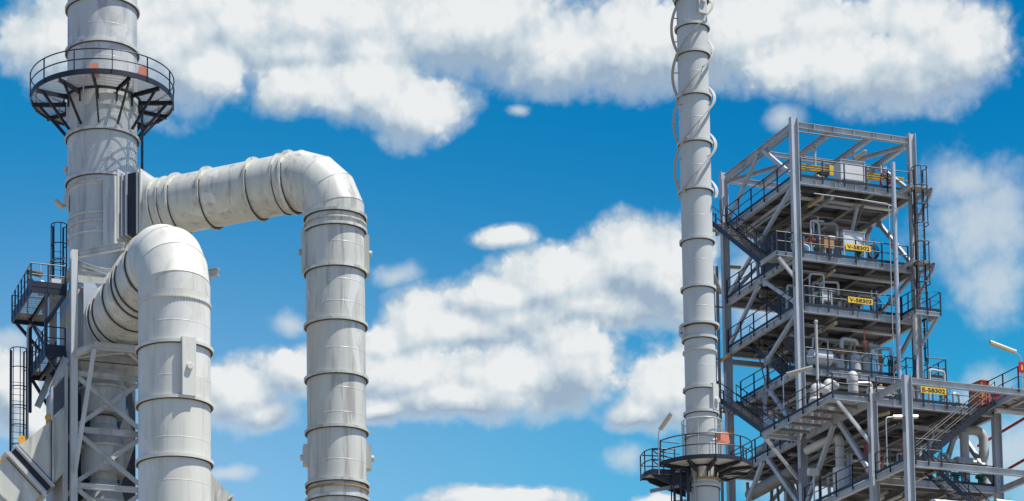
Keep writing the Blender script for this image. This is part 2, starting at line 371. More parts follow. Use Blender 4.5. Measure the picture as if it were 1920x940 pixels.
# ---------------------------------------------------------------- ground
g = MB(); g.add([(-6000, -6000, 0), (6000, -6000, 0), (6000, 6000, 0), (-6000, 6000, 0)], [(0, 1, 2, 3)])
single('ground', g, 'concrete', None, None, 'W', (0, 0, 0), kind='structure')
# ================================================================ generic plant items
def sweep(mb, pts, r, n=64, cap=True):
    """round duct along a polyline with true mitre joints"""
    P = [V3(p) for p in pts]; m = len(P)
    D = [(P[i + 1] - P[i]).normalized() for i in range(m - 1)]
    h = V3((0, 0, 1)) if abs(D[0].z) < 0.9 else V3((1, 0, 0))
    x = D[0].cross(h).normalized(); y = D[0].cross(x); vs = []
    for i in range(m):
        d = D[max(0, i - 1)]
        if i > 1:
            q = D[i - 2].rotation_difference(D[i - 1]); x = q @ x; y = q @ y
        t = d if i in (0, m - 1) else (D[i - 1] + D[i]).normalized()
        for k in range(n):
            a = 2 * math.pi * k / n; o = (x * math.cos(a) + y * math.sin(a)) * r
            vs.append(P[i] + o - d * (o.dot(t) / d.dot(t)))
    fs = [(i * n + k, i * n + (k + 1) % n, (i + 1) * n + (k + 1) % n, (i + 1) * n + k) for i in range(m - 1) for k in range(n)]
    if cap: fs += [tuple(range(n))[::-1], tuple(range((m - 1) * n, m * n))]
    mb.sharp = 12; mb.rings = [vs[i * n:(i + 1) * n] for i in range(m)]
    return mb.add(vs, fs)
def elbow_pts(c0, d0, d1, R, k=4):
    """mitred quarter bend: c0 = corner of the two axes, d0 = incoming direction, d1 = outgoing"""
    c0, d0, d1 = V3(c0), V3(d0).normalized(), V3(d1).normalized()
    cen = c0 - d0 * R + d1 * R; out = [c0 - d0 * R]
    for i in range(k):
        a = math.radians(90 / (2 * k) * (2 * i + 1)); rr = R / math.cos(math.radians(90 / (2 * k)))
        out.append(cen - d1 * rr * math.cos(a) + d0 * rr * math.sin(a))
    out.append(c0 + d1 * R); return out
def gear_ring(ri, ro, h0, h1, o, ax=(0, 0, 1), teeth=48, dep=0.035):
    """a bolted flange: plain upper half, notched lower half, one connected mesh"""
    mb = MB(); n = teeth * 4; o = V3(o); z = V3(ax).normalized()
    hh = V3((0, 0, 1)) if abs(z.z) < .9 else V3((1, 0, 0))
    x = hh.cross(z).normalized() if abs(z.z) < .9 else V3((1, 0, 0)); y = z.cross(x); vs = []
    for rr, lev in ((ri, 0), (ro, 0), (ro, 1), (ri, 1)):
        for k in range(n):
            a = 2 * math.pi * k / n; h = (h0 if lev == 0 else h1)
            if lev == 0 and k % 4 in (0, 1): h = h0 + dep
            vs.append(o + z * h + (x * math.cos(a) + y * math.sin(a)) * rr)
    fs = []
    for i in range(4):
        j = (i + 1) % 4
        for k in range(n): fs.append((i * n + k, i * n + (k + 1) % n, j * n + (k + 1) % n, j * n + k))
    return mb.add(vs, fs)
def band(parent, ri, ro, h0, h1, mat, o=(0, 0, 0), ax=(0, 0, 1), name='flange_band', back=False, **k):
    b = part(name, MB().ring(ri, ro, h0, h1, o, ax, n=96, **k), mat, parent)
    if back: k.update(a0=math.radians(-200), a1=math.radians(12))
    part('grime_shade_ring', MB().ring(ri, ri + (ro - ri) * .72, h0 - .022, h0 - .001, o, ax, n=96, **k) if not back else MB().ring(ri, ri + (ro - ri) * .6, h1 + .001, h1 + .022, o, ax, n=96, **k), 'grime_shade', b)  # dark ring paints contact shade and dirt on each band, lower arc on runs
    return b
def cover_plate(parent, o, ang, r, z0, z1, w, th, mat, boss_z=None, name='access_cover'):
    """box cover on a round shell at angle ang, sub-part: round boss"""
    o = V3(o); d = V3((math.cos(ang), math.sin(ang), 0)); t = V3((-d.y, d.x, 0)); zc = (z0 + z1) / 2
    mb = MB(); mb.obox(o + d * (r + th / 2 - 0.1) + V3((0, 0, zc)), (d, t, V3((0, 0, 1))), (th / 2 + 0.1, w / 2, (z1 - z0) / 2))
    p = part(name, mb, mat, parent)
    bz = boss_z if boss_z is not None else zc
    b = MB(); b.lathe([(0.14, 0), (0.14, 0.11), (0.12, 0.13)], o + d * (r + th) + V3((0, 0, bz)), d, 20)
    part('boss', b, mat, p); return p
def rail_runs(pts, closed=False):
    return list(zip(pts[:-1], pts[1:]))
def guardrail(fr, pts, label, group='black guard rails along the deck edges', H=1.06, toe=0.15, sp=1.45, drop=0.22, mat='black', name='guard_rail', posts=None):
    pts = [V3(p) for p in pts]
    r = thing(name, label, 'guard rail', fr, pts[0], group)
    part('top_rail', MB().tube([p + V3((0, 0, H)) for p in pts], 0.029, 6), mat, r)
    part('mid_rail', MB().tube([p + V3((0, 0, H * .53)) for p in pts], 0.025, 6), mat, r)
    if toe:
        for a, b in zip(pts[:-1], pts[1:]):
            part('toe_board', MB().beam(a + V3((0, 0, toe / 2)), b + V3((0, 0, toe / 2)), R_prof(toe, 0.014)), mat, r)
    done = []
    for a, b in zip(pts[:-1], pts[1:]):
        L_ = (b - a).length; k = max(1, round(L_ / sp))
        for i in range(k + 1):
            p = lerp(a, b, i / k)
            if any((p - q).length < 0.2 for q in done): continue
            done.append(p)
            part('post', MB().beam(p + V3((0, 0, -drop)), p + V3((0, 0, H)), R_prof(0.07, 0.045), (1, 0, 0)), mat, r)
    return r
def ladder(fr, foot, z1, facing, label, cage_from=2.2, w=0.44, mat='black', group=None, up=1.05, name='caged_ladder', cr=0.36, rung=0.3, hoop_sp=0.9):
    """foot = centre of the ladder foot, facing = outward direction (where the climber is)"""
    foot = V3(foot); d = V3(facing).normalized(); t = V3((-d.y, d.x, 0)); z0 = foot.z
    r = thing(name, label, 'ladder', fr, foot, group)
    for s in (-1, 1):
        p = foot + t * (s * w / 2)
        part('stringer', MB().beam(p, p + V3((0, 0, z1 + up - z0)), R_prof(0.11, 0.07), d), mat, r)
    k = int((z1 - z0) / rung)
    for i in range(1, k + 1):
        c = foot + V3((0, 0, i * rung))
        part('rung', MB().tube([c - t * w / 2, c + t * w / 2], 0.013, 5), mat, r)
    hz0 = z0 + cage_from; top = z1 + up
    if hz0 < top - .4:
        nh = max(1, round((top - hz0) / hoop_sp)); hs = [hz0 + (top - hz0) * i / nh for i in range(nh + 1)]
        ang = [math.radians(a) for a in range(-128, 129, 16)]
        cc = foot + d * (cr * 0.72)
        def hp(a, z): return V3((cc.x, cc.y, 0)) + d * (math.cos(a) * cr) + t * (math.sin(a) * cr) + V3((0, 0, z))
        for z in hs:
            mb = MB(); path = [hp(a, z) for a in ang]
            for a, b in zip(path[:-1], path[1:]): pass
            mb.tube([foot - t * w / 2 + V3((0, 0, z - z0))] + path + [foot + t * w / 2 + V3((0, 0, z - z0))], 0.026, 5)
            part('cage_hoop', mb, mat, r)
        for a in (-100, -50, 0, 50, 100):
            a = math.radians(a)
            part('cage_bar', MB().beam(hp(a, hs[0]), hp(a, hs[-1]), R_prof(0.05, 0.035), d), mat, r)
    return r
def stairs(fr, top, bot, width_dir, width, label, mat='black', rise=0.21, rails=(0, 1), tread_mat='joist', group='flights of black steel stairs', ext=True):
    """top / bot = ends of the stringer on the near side; width_dir = horizontal direction to the far stringer"""
    top, bot, wd = V3(top), V3(bot), V3(width_dir).normalized() * width
    r = thing('stairs', label, 'stairs', fr, bot, group)
    d = (top - bot); run = V3((d.x, d.y, 0)).normalized()
    for o in (V3((0, 0, 0)), wd):
        mb = MB(); mb.beam(bot + o - d.normalized() * .1, top + o, R_prof(0.26, 0.02))
        part('stringer', mb, mat, r)
    n = max(3, int(abs(d.z) / rise))
    for i in range(1, n):
        c = lerp(bot, top, i / n)
        mb = MB(); mb.obox(c + wd / 2, (run, wd, V3((0, 0, 1))), (0.12, width / 2 - 0.012, 0.018))
        part('tread', mb, tread_mat, r)
    for k in rails:
        o = wd * k
        for h, nm in ((1.0, 'handrail'), (0.52, 'mid_rail')):
            a, b = bot + o + V3((0, 0, h)), top + o + V3((0, 0, h))
            part(nm, MB().tube([a, b], 0.028 if h > .8 else 0.023, 6), mat, r)
        m = max(2, round(d.length / 1.35))
        for i in range(m + 1):
            p = lerp(bot, top, i / m) + o
            part('post', MB().beam(p, p + V3((0, 0, 1.0)), R_prof(0.05, 0.022), run), mat, r)
    return r
def tube_lamp(fr, a, b, label, cat='lamp', pole=None, group='fluorescent tube lamps', name='tube_lamp', w=0.1):
    """long fluorescent fitting from a to b: pale housing on top, yellowed diffuser below"""
    a, b = V3(a), V3(b); base = V3(pole[0]) if pole else a
    r = thing(name, label, cat, fr, base, group)
    d = (b - a).normalized(); 
    side_ = d.cross(V3((0, 0, 1))).normalized(); u2 = side_.cross(d)
    part('housing', MB().beam(a, b, [(-w, 0), (w, 0), (w * .55, w * .75), (-w * .55, w * .75)]), 'galv', r)
    part('diffuser', MB().beam(a + d * .03, b - d * .03, [(-w * .85, -w * .95), (w * .85, -w * .95), (w * .95, -0.003), (-w * .95, -0.003)]), 'lens', r)
    if pole: part('pole', MB().tube(pipe_path(pole, 0.18, 5), 0.03, 8), 'galv', r)
    return r

# ================================================================ left plant (frame L, origin = axis of the big stack)
K = math.sqrt(.5); TC = math.radians(-102.6)       # direction from the stack towards the photographer
def LP(phi): return TC + math.radians(phi)
ST = thing('chimney', 'thick pale grey chimney stack with flange bands and a black round platform near its top', 'chimney', 'L', (0, 0, 39))
sh = MB(); prof = [(1.56, 39.0), (1.56, 43.55), (1.635, 43.75)]
z = 43.75
for zs in (45.1, 46.9, 48.9, 49.7, 51.3, 54.2, 56.0):
    prof += [(1.635, zs), (1.639, zs + .01), (1.639, zs + .03), (1.635, zs + .04)]
prof += [(1.635, 58)]
sh.lathe(prof, n=96); part('shell', sh, 'stack', ST)
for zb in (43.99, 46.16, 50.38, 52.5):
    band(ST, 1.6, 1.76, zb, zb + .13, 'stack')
part('flange_band', MB().ring(1.55, 1.70, 43.66, 43.72, n=96), 'stack', ST)
part('neck_band', MB().ring(1.62, 1.69, 47.35, 47.9, n=96), 'stack', ST)
for zb in (42.17, 41.78, 41.25):
    part('stiffener', MB().ring(1.55, 1.63, zb, zb + .09, n=64, a0=LP(-150), a1=LP(12)), 'stack', ST)
# square outlet box facing the upper duct (45 degrees) and its seat on the shell
e_ = V3((K, -K, 0)); w_ = V3((-K, -K, 0)); zz = V3((0, 0, 1))
ob = MB(); ob.obox(e_ * 1.36 + zz * 42.1, (e_, w_, zz), (0.31, 1.6, 1.62)); part('outlet_box', ob, 'stack', ST)
# lugs
for phi, zl in ((-84, 44.55), (83, 44.65)):
    a = LP(phi); d = V3((math.cos(a), math.sin(a), 0)); t = V3((-d.y, d.x, 0))
    mb = MB(); mb.prism([d * 1.6 + zz * (zl - .35) + t * -.03, d * 1.8 + zz * (zl + .12) + t * -.03, d * 1.8 + zz * (zl + .3) + t * -.03, d * 1.6 + zz * (zl + .3) + t * -.03], t * .06)
    lg = part('lifting_lug', mb, 'stack', ST)
    part('pin', MB().tube([d * 1.74 + zz * (zl + .2) - t * .12, d * 1.74 + zz * (zl + .2) + t * .12], .08, 12), 'stack', lg)
# bracket with a lamp on the left flank
a = LP(-82); d = V3((math.cos(a), math.sin(a), 0)); t = V3((-d.y, d.x, 0))
part('gusset', MB().prism([d * 1.6 + zz * 42.6 - t * .2, d * 1.83 + zz * 43.3 - t * .2, d * 1.83 + zz * 43.38 - t * .2, d * 1.6 + zz * 43.38 - t * .2], t * .4), 'stack', ST)
tube_lamp('L', d * 1.75 + zz * 42.95 - t * .25, d * 2.2 + zz * 43.2 - t * .1, 'short yellowed tube lamp poking out from the left flank of the thick chimney')

# round platform
ZP = 48.1
PT = thing('round_platform', 'black round platform with railing and slanted struts circling the thick left chimney', 'platform', 'L', (0, 0, ZP))
part('deck', MB().ring(1.78, 3.33, ZP + .06, ZP + .07, n=96), 'open_grating', PT)
part('rim_channel', MB().ring(3.3, 3.36, ZP - .04, ZP + .2, n=96), 'black', PT)
part('inner_ring', MB().ring(1.76, 1.84, ZP - .05, ZP + .06, n=72), 'black', PT)
for h, nm in ((1.14, 'top_rail'), (0.66, 'mid_rail')):
    part(nm, MB().tube([(3.36 * math.cos(i * math.pi / 40), 3.36 * math.sin(i * math.pi / 40), ZP + h) for i in range(80)], .03, 6, closed=True), 'black', PT)
for i in range(12):
    a = LP(7.6 + 30 * i); c, s_ = math.cos(a), math.sin(a)
    part('post', MB().beam((3.375 * c, 3.375 * s_, ZP - .05), (3.375 * c, 3.375 * s_, ZP + 1.14), R_prof(.06, .04), (c, s_, 0)), 'black', PT)
for i in range(12):
    a = LP(-7 + 30 * i); d = V3((math.cos(a), math.sin(a), 0))
    part('bracket_beam', MB().beam(d * 1.68 + zz * (ZP - .07), d * 3.3 + zz * (ZP - .07), C_prof(.2, .09)), 'black', PT)
    part('strut', MB().beam(d * 3.0 + zz * (ZP - .1), d * 1.69 + zz * (46.45), C_prof(.12, .07)), 'black', PT)
    part('shoe', MB().beam(d * 1.72 + zz * (ZP - .55), d * 1.72 + zz * (ZP + .02), R_prof(.07, .07), d), 'black', PT)
# faded orange boxes on the platform
def slant_box(name, fr, c, d, label, mat='salmon', s=0.3, cat='junction box'):
    c, d = V3(c), V3(d).normalized(); t = V3((-d.y, d.x, 0))
    r = thing(name, label, cat, fr, c)
    poly = [c - d * s * .75 + zz * s * .9, c + d * s * .55 + zz * s * .9, c + d * s * .8 - zz * s * .75, c - d * s * .8 - zz * s * .45]
    part('case', MB().prism([p - t * s * .8 for p in poly], t * s * 1.6), mat, r)
    part('bracket', MB().tube([c - d * s * .7, c - d * s * 1.7 - zz * .1], .05, 8), 'clad', r)
    part('stand', MB().tube([c - d * s * 1.7 - zz * .1, c - d * s * 1.7 - zz * 1.0], .03, 8), 'galv', r)
    return r
slant_box('junction_box', 'L', V3((2.25 * math.cos(LP(57)), 2.25 * math.sin(LP(57)), ZP + .98)), (math.cos(LP(88)), math.sin(LP(88)), 0), 'faded orange slanted box behind the railing of the upper left round platform', s=.27)
slant_box('junction_box', 'L', V3((2.55 * math.cos(LP(-8)), 2.55 * math.sin(LP(-8)), ZP + .42)), (math.cos(LP(88)), math.sin(LP(88)), 0), 'salmon box low on the deck in front of the thick chimney', s=.3)
# thin ladder on the right flank below the platform
a = LP(87); d = V3((math.cos(a), math.sin(a), 0))
ladder('L', d * 1.86 + zz * 44.0, 47.9, d, 'thin black ladder on the right flank of the thick chimney below the platform', cage_from=99, name='ladder', up=0.1, w=.36)

# ---- upper duct: 45 degrees out of the outlet box, mitred bend, long leg down
ZD = 42.42; SD = 12.2; RD = 1.31
UD = thing('bent_duct', 'long pale round duct leaving the chimney and bending down into a tall leg', 'duct', 'L', e_ * SD)
def eb(s0, s1, half, hz): 
    m = MB(); m.obox(e_ * (s0 + s1) / 2 + zz * ZD, (e_, w_, zz), ((s1 - s0) / 2, half, hz)); return m
part('end_plate', eb(1.66, 1.72, 1.42, 1.66), 'stack', UD)
part('joint_flange', eb(1.78, 1.86, 1.24, 1.5), 'galv', UD)
part('joint_collar', eb(1.72, 2.1, 1.14, 1.4), 'joist', UD)
part('joint_flange', eb(2.02, 2.1, 1.24, 1.5), 'galv', UD)
part('expansion_joint', eb(2.1, 2.62, 1.16, 1.44), 'rubber', UD)
part('joint_flange', eb(2.62, 2.72, 1.26, 1.52), 'duct', UD)
part('joint_flange', eb(2.78, 2.86, 1.26, 1.52), 'duct', UD)
# square-to-round transition
m = MB(); n = 64; vs = []
hw, hh = 1.16, 1.42
for s_, sq in ((2.86, 1), (3.22, 0)):
    for k in range(n):
        a = 2 * math.pi * k / n; c, s2 = math.cos(a), math.sin(a)
        if sq:
            q = 1 / max(abs(c) / hw, abs(s2) / hh); p = w_ * (c * q) + zz * (s2 * q)
        else: p = w_ * (c * RD) + zz * (s2 * RD)
        vs.append(e_ * s_ + zz * ZD + p)
m.add(vs, [(k, (k + 1) % n, n + (k + 1) % n, n + k) for k in range(n)]); part('transition', m, 'duct', UD)
R1 = 2.1
ep = elbow_pts(e_ * SD + zz * ZD, e_, -zz, R1, 4)
part('run', sweep(MB(), [e_ * 3.2 + zz * ZD, e_ * (SD - R1 - .05) + zz * ZD], RD), 'duct', UD)
bd = sweep(MB(), [e_ * (SD - R1 - .05) + zz * ZD] + ep[1:-1] + [ep[-1] - zz * .02], RD + .002, cap=False); bo = part('bend', bd, 'duct', UD)
for rg in bd.rings[1:-1]: part('weld_bead', MB().tube(rg, .016, 5, closed=True), 'duct', bo)
lg = MB(); prof = [(RD, 24.0)]
for zs in (25, 26.6, 29.1, 31.2, 32.3, 34.1, 36.2, 37.2, 38.9):
    prof += [(RD, zs), (RD + .005, zs + .01), (RD + .005, zs + .03), (RD, zs + .04)]
prof += [(RD, ZD - R1)]
lg.lathe(prof, e_ * SD, n=96); part('leg', lg, 'duct', UD)
for s_ in (3.2, 3.65, 4.2, 5.85, 8.25, 9.6, 10.05):
    thin = s_ in (3.2, 3.65, 9.6)
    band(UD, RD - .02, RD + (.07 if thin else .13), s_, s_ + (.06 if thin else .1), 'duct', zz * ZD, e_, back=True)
for zb in (40.3, 39.67, 37.78, 35.35, 32.93, 30.53, 28.15, 27.46):
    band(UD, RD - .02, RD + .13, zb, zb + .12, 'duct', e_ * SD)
for zb, mt in ((39.98, 'duct'), (27.9, 'brass')):
    part('bolted_flange', gear_ring(RD - .02, RD + .1, zb, zb + .08, e_ * SD, teeth=64), mt, UD)
for zb0, zb1 in ((37.95, 39.8), (29.1, 30.0)):
    for phi in (-94, 82):
        cover_plate(UD, e_ * SD, LP(phi) + math.radians(4), RD, zb0 + (-.15 if phi > 0 else 0), zb1 + (-.25 if phi > 0 and zb0 > 30 else 0), .6, .2, 'duct', (zb0 + zb1) / 2 - .1)

# ---- front duct: out of the casing towards the camera, then down
ZF = 36.8; UF = 0.25; VF = -12.5; RF = 1.5; R2 = 2.25
FD = thing('bent_duct', 'thick cream duct coming forward from the steel frame and bending down close to the viewer', 'duct', 'L', (UF, VF, 0))
f_ = V3((0, -1, 0)); A0 = V3((UF, 0, ZF))
ep = elbow_pts(V3((UF, VF, ZF)), f_, -zz, R2, 4)
part('run', sweep(MB(), [A0 + f_ * 2.6, A0 + f_ * (-VF - R2 - .05)], RF), 'duct', FD)
bd = sweep(MB(), [A0 + f_ * (-VF - R2 - .05)] + ep[1:-1] + [ep[-1] - zz * .02], RF + .002, cap=False); bo = part('bend', bd, 'front', FD)
for rg in bd.rings[1:-1]: part('weld_bead', MB().tube(rg, .016, 5, closed=True), 'front', bo)
lg = MB(); prof = [(RF, 18.0)]
for zs in (26.5, 28.3, 30.9, 33.2):
    prof += [(RF, zs), (RF + .005, zs + .01), (RF + .005, zs + .03), (RF, zs + .04)]
prof += [(RF, ZF - R2)]
lg.lathe(prof, (UF, VF, 0), n=96); part('leg', lg, 'front', FD)
for zb in (32.25, 29.91, 27.47, 24.9):
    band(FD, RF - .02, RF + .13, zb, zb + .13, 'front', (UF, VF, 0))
part('bolted_flange', gear_ring(RF - .02, RF + .055, 34.16, 34.25, (UF, VF, 0), teeth=80), 'front', FD)
for s_ in (2.65, 3.5, 5.6, 7.3, 8.0, 9.9):
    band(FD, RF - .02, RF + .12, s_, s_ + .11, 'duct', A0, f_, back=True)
cover_plate(FD, (UF, VF, 0), LP(16) - math.radians(-3), RF, 30.0, 32.45, .6, .22, 'front', 31.2)
part('joint_frame', MB().box(UF - 1.7, -2.6, ZF - 1.6, UF + 1.7, -2.45, ZF + 1.6), 'galv', FD)
part('expansion_joint', MB().box(UF - 1.6, -2.45, ZF - 1.52, UF + 1.6, -2.2, ZF + 1.52), 'rubber', FD)
part('joint_frame', MB().box(UF - 1.68, -2.2, ZF - 1.6, UF + 1.68, -2.06, ZF + 1.6), 'frame', FD)

# ---- support frame with casing and vessel
SF = thing('support_frame', 'light grey braced steel frame below the thick chimney at the left', 'steel frame', 'L', (-1.87, -2.5, 0))
HC = I_prof(.3, .3)
for (a, b, zt) in ((-1.87, -2.5, 39.86), (1.35, -2.5, 39.6), (-1.87, 2.2, 39.6), (1.9, 2.2, 39.6)):
    part('column', MB().beam((a, b, 0), (a, b, zt), HC, (0, 1, 0)), 'frame', SF)
def fbeam(p0, p1, h=.26, w=.22, mat='frame', nm='beam', prof=None): part(nm, MB().beam(p0, p1, prof or I_prof(h, w)), mat, SF)
for zb in (39.05, 37.9+.35, 34.13, 31.54, 28.95, 26.4):
    fbeam((-1.72, -2.5, zb), (1.2, -2.5, zb), .24, .2)
fbeam((-1.87, -2.35, 39.1), (-1.87, 2.05, 39.1)); fbeam((-1.72, 2.2, 39.1), (1.75, 2.2, 39.1)); fbeam((1.35, -2.35, 39.1), (1.6, 2.05, 39.1))
for zb in (34.6, 31.54, 28.95): fbeam((-1.87, -2.35, zb), (-1.87, 2.05, zb))
# cantilever triangle under the upper duct
fbeam((-1.8, -2.42, 39.68), (-1.8 + 2.6 * K * 1.0, -2.42 - 2.6 * K, 39.68), .3, .2)
fbeam((-1.7, -2.45, 39.3), (.6, -3.0, 38.6), .2, .16, nm='brace')
fbeam((1.9, .9, 39.7), (1.9 + 4.4 * K, .9 - 4.4 * K, 39.7), .34, .26)
fbeam((3.2, -1.1, 39.35), (4.7, -1.9, 39.35), .22, .16)
# bracket gallery in front (under the front duct)
fbeam((-1.3, -4.1, 35.0), (1.3, -4.1, 35.0), .3, .2)
fbeam((-1.85, -2.6, 34.98), (-1.32, -4.05, 34.98), .3, .2)
fbeam((1.3, -2.6, 34.98), (1.3, -4.05, 34.98), .3, .2)
fbeam((-1.75, -2.65, 34.9), (.1, -4.0, 34.9), .2, .16, nm='brace'); fbeam((1.2, -2.65, 34.9), (.35, -4.0, 34.9), .2, .16, nm='brace')
fbeam((-1.28, -4.08, 34.85), (-1.86, -2.72, 29.5), nm='brace', prof=R_prof(.16, .14))
fbeam((1.28, -4.08, 34.85), (1.34, -2.72, 29.5), nm='brace', prof=R_prof(.16, .14))
# X bracing of the front bays
for z0, z1 in ((31.54, 34.13), (28.95, 31.54), (26.4, 28.95)):
    fbeam((-1.7, -2.56, z1 - .2), (1.2, -2.56, z0 + .2), nm='brace', prof=C_prof(.2, .09))
    fbeam((-1.7, -2.44, z0 + .2), (1.2, -2.44, z1 - .2), nm='brace', prof=C_prof(.2, .09))
    part('gusset_plate', MB().box(-.5, -2.51, (z0 + z1) / 2 - .2, .02, -2.49, (z0 + z1) / 2 + .2), 'frame', SF)
CS = thing('duct_casing', 'pale grey boxed casing inside the left steel frame', 'casing', 'L', (0, 0, 34.9))
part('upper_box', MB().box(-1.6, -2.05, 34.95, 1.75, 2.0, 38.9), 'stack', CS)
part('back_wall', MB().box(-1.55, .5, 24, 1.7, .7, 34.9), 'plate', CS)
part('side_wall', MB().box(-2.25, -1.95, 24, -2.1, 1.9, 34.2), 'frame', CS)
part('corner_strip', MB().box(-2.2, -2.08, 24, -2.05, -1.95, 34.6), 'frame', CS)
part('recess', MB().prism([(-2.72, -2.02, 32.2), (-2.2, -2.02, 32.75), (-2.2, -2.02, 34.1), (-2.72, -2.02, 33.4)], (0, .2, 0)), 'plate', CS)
part('wall_frame', MB().tube([(-2.75, -2.0, 31.9), (-2.75, -2.0, 33.5), (-2.15, -2.0, 34.25)], .07, 4), 'frame', CS)
part('slant_beam', MB().beam((-2.8, -1.9, 33.4), (-2.1, -1.9, 35.0), I_prof(.3, .2)), 'frame', CS)
part('slant_beam', MB().beam((-2.75, 1.5, 33.6), (-2.1, 1.5, 35.2), I_prof(.3, .2)), 'frame', CS)
part('hopper', MB().prism([(-1.5, -2.0, 34.9), (1.6, -2.0, 34.9), (1.25, -1.3, 34.3), (-1.15, -1.3, 34.3)], (0, 2.4, 0)), 'stack', CS)
VS = thing('vessel', 'pale cylindrical vessel with flared collars behind the X braces of the left frame', 'vessel', 'L', (-.18, -1.05, 24))
vo = (-.18, -1.05, 0)
for zt in (33.9, 31.15, 28.55):
    part('drum', MB().lathe([(1.02, zt - 1.25), (1.02, zt - .05)], vo, n=64), 'stack', VS)
    part('collar', MB().ring(1.0, 1.17, zt - .1, zt, vo, n=64), 'stack', VS)
    part('cone', MB().lathe([(1.0, zt), (.98, zt + .12), (.8, zt + .75), (.62, zt + 1.05), (.6, zt + 1.4)], vo, n=64), 'stack', VS)

# ---- inclined square ducts left and right of the frame
def square_duct(sgn, u0, label, lug_list):
    X = lambda u: u0 + sgn * u          # u counted outwards from the wall
    y0, y1 = -2.0, .5
    r = thing('inclined_duct', label, 'duct', 'L', (X(0), y0, 29.75))
    def pz(pts, a=y0, b=y1): return MB().prism([(X(p), a, q) for p, q in pts], (0, b - a, 0))
    part('stub', pz([(0, 32.65), (0, 29.75), (.6, 29.04), (.6, 32.1)]), 'duct', r)
    part('hood', pz([(.6, 32.08), (.6, 29.06), (2.18, 30.66)], y0 - .02, y1 + .02), 'duct', r)
    part('seam', pz([(.56, 32.12), (.56, 29.02), (.64, 29.02), (.64, 32.05)], y0 - .05, y1 + .05), 'duct', r)
    A, B = V3((X(2.18), 0, 30.66)), V3((X(.6), 0, 29.06))
    ax = V3((sgn * K, 0, -K)); hd = (A - B).normalized(); c = (A + B) / 2; hl = (A - B).length / 2
    def slab(s0, s1, g): 
        m = MB(); m.obox(V3((c.x, (y0 + y1) / 2, c.z)) + ax * (s0 + s1) / 2, (ax, hd, (0, 1, 0)), ((s1 - s0) / 2, hl + g, (y1 - y0) / 2 + g)); return m
    part('joint_flange', slab(0.0, .1, .12), 'galv', r); part('joint_flange', slab(.1, .16, .05), 'duct', r)
    part('expansion_joint', slab(.16, .46, .03), 'rubber', r)
    part('joint_flange', slab(.46, .56, .1), 'galv', r); part('joint_flange', slab(.6, .68, .22), 'duct', r)
    part('lower_run', slab(.68, 4.2, 0), 'duct', r)
    part('stiffener', slab(2.1, 2.18, .1), 'duct', r)
    # bolted strips: one toothed mesh each
    def comb(p, q, out, name):
        p, q = V3(p), V3(q); d = (q - p); n = max(4, int(d.length / .09)); d.normalize(); t = d.cross(V3((0, 1, 0))); L_ = (q - p).length
        poly = [p]
        for i in range(n):
            s0, s1, s2 = L_ * i / n, L_ * (i + .5) / n, L_ * (i + 1) / n
            poly += [p + d * s0 + t * .05, p + d * s1 + t * .05, p + d * s1 + t * .02, p + d * s2 + t * .02]
        poly.append(q)
        part(name, MB().prism(poly, (0, -out, 0)), 'grime_shade', r)
    comb((X(.66), y0 - .05, 29.1), (X(.66), y0 - .05, 32.0), .02, 'bolt_strip')
    for s0 in (-.07, .74): comb(B + ax * s0 + V3((0, y0 - .03, 0)), A + ax * s0 + V3((0, y0 - .03, 0)), .02, 'bolt_strip')
    part('wear_plate', MB().box(min(X(.75), X(1.0)), y0 - .04, 31.1, max(X(.75), X(1.0)), y0 - .02, 31.42), 'frame', r)
    for (uu, zc, yy) in lug_list:
        m = MB(); m.ring(.05, .17, -.03, .03, (X(uu), yy, zc + .2), (0, 1, 0), n=24)
        lp = part('lifting_lug', m, 'lug', r)
        part('lug_foot', MB().box(X(uu) - .12, yy - .028, zc - .2, X(uu) + .12, yy + .028, zc + .09), 'lug', lp)
    return r
square_duct(-1, -2.12, 'slanting square duct with black expansion joint at the far lower left', [(.78, 31.95, -1.9), (1.35, 31.45, .35), (2.0, 30.85, -1.9), (3.05, 29.75, -1.9)])
square_duct(1, 1.95, 'corner of a slanting square duct peeping out right of the thick cream duct', [(2.42, 30.3, -1.9)])

# ---- black access platforms and ladders on the left
def deck(fr, u0, v0, u1, v1, z, label, under='open_grating'):
    r = thing('access_platform', label, 'platform', fr, (u0, v0, z))
    part('floor', MB().box(u0 + .05, v0 + .05, z - .004, u1 - .05, v1 - .05, z + .004), under, r)
    for a, b in (((u0, v0), (u1, v0)), ((u0, v0), (u0, v1)), ((u1, v0), (u1, v1)), ((u0, v1), (u1, v1))):
        part('edge_channel', MB().beam((*a, z - .06), (*b, z - .06), R_prof(.3, .05)), 'black', r)
    um = (u0 + u1) / 2
    part('joist', MB().beam((um, v0 + .03, z - .14), (um, v1 - .03, z - .14), I_prof(.2, .12)), 'black', r)
    return r
deck('L', -3.66, -1.65, -2.05, 3.0, 38.2, 'upper black access platform left of the steel frame')
deck('L', -2.98, -1.65, -2.05, 2.2, 35.3, 'lower black access platform left of the steel frame')
guardrail('L', [(-2.1, -1.68, 38.28), (-3.68, -1.68, 38.28), (-3.68, 3.0, 38.28), (-2.2, 3.0, 38.28)], 'railing round the upper black platform left of the frame', H=1.08, sp=.85, toe=.26)
guardrail('L', [(-2.1, -1.68, 35.38), (-3.0, -1.68, 35.38), (-3.0, 2.2, 35.38)], 'railing round the lower black platform left of the frame', H=1.08, sp=.75, toe=.26)
guardrail('L', [(-2.05, 2.2, 35.38), (-2.95, 2.2, 35.38)], 'rear railing of the lower black platform left of the frame', H=1.08, sp=.5)
guardrail('L', [(-2.1, .4, 35.38), (-2.1, 2.1, 35.38)], 'inner railing of the lower black platform beside the casing', H=1.08, sp=.6)
pf = thing('platform_hanger', 'black posts and diagonals tying the two left platforms together', 'steel frame', 'L', (-3.0, -1.6, 35.3))
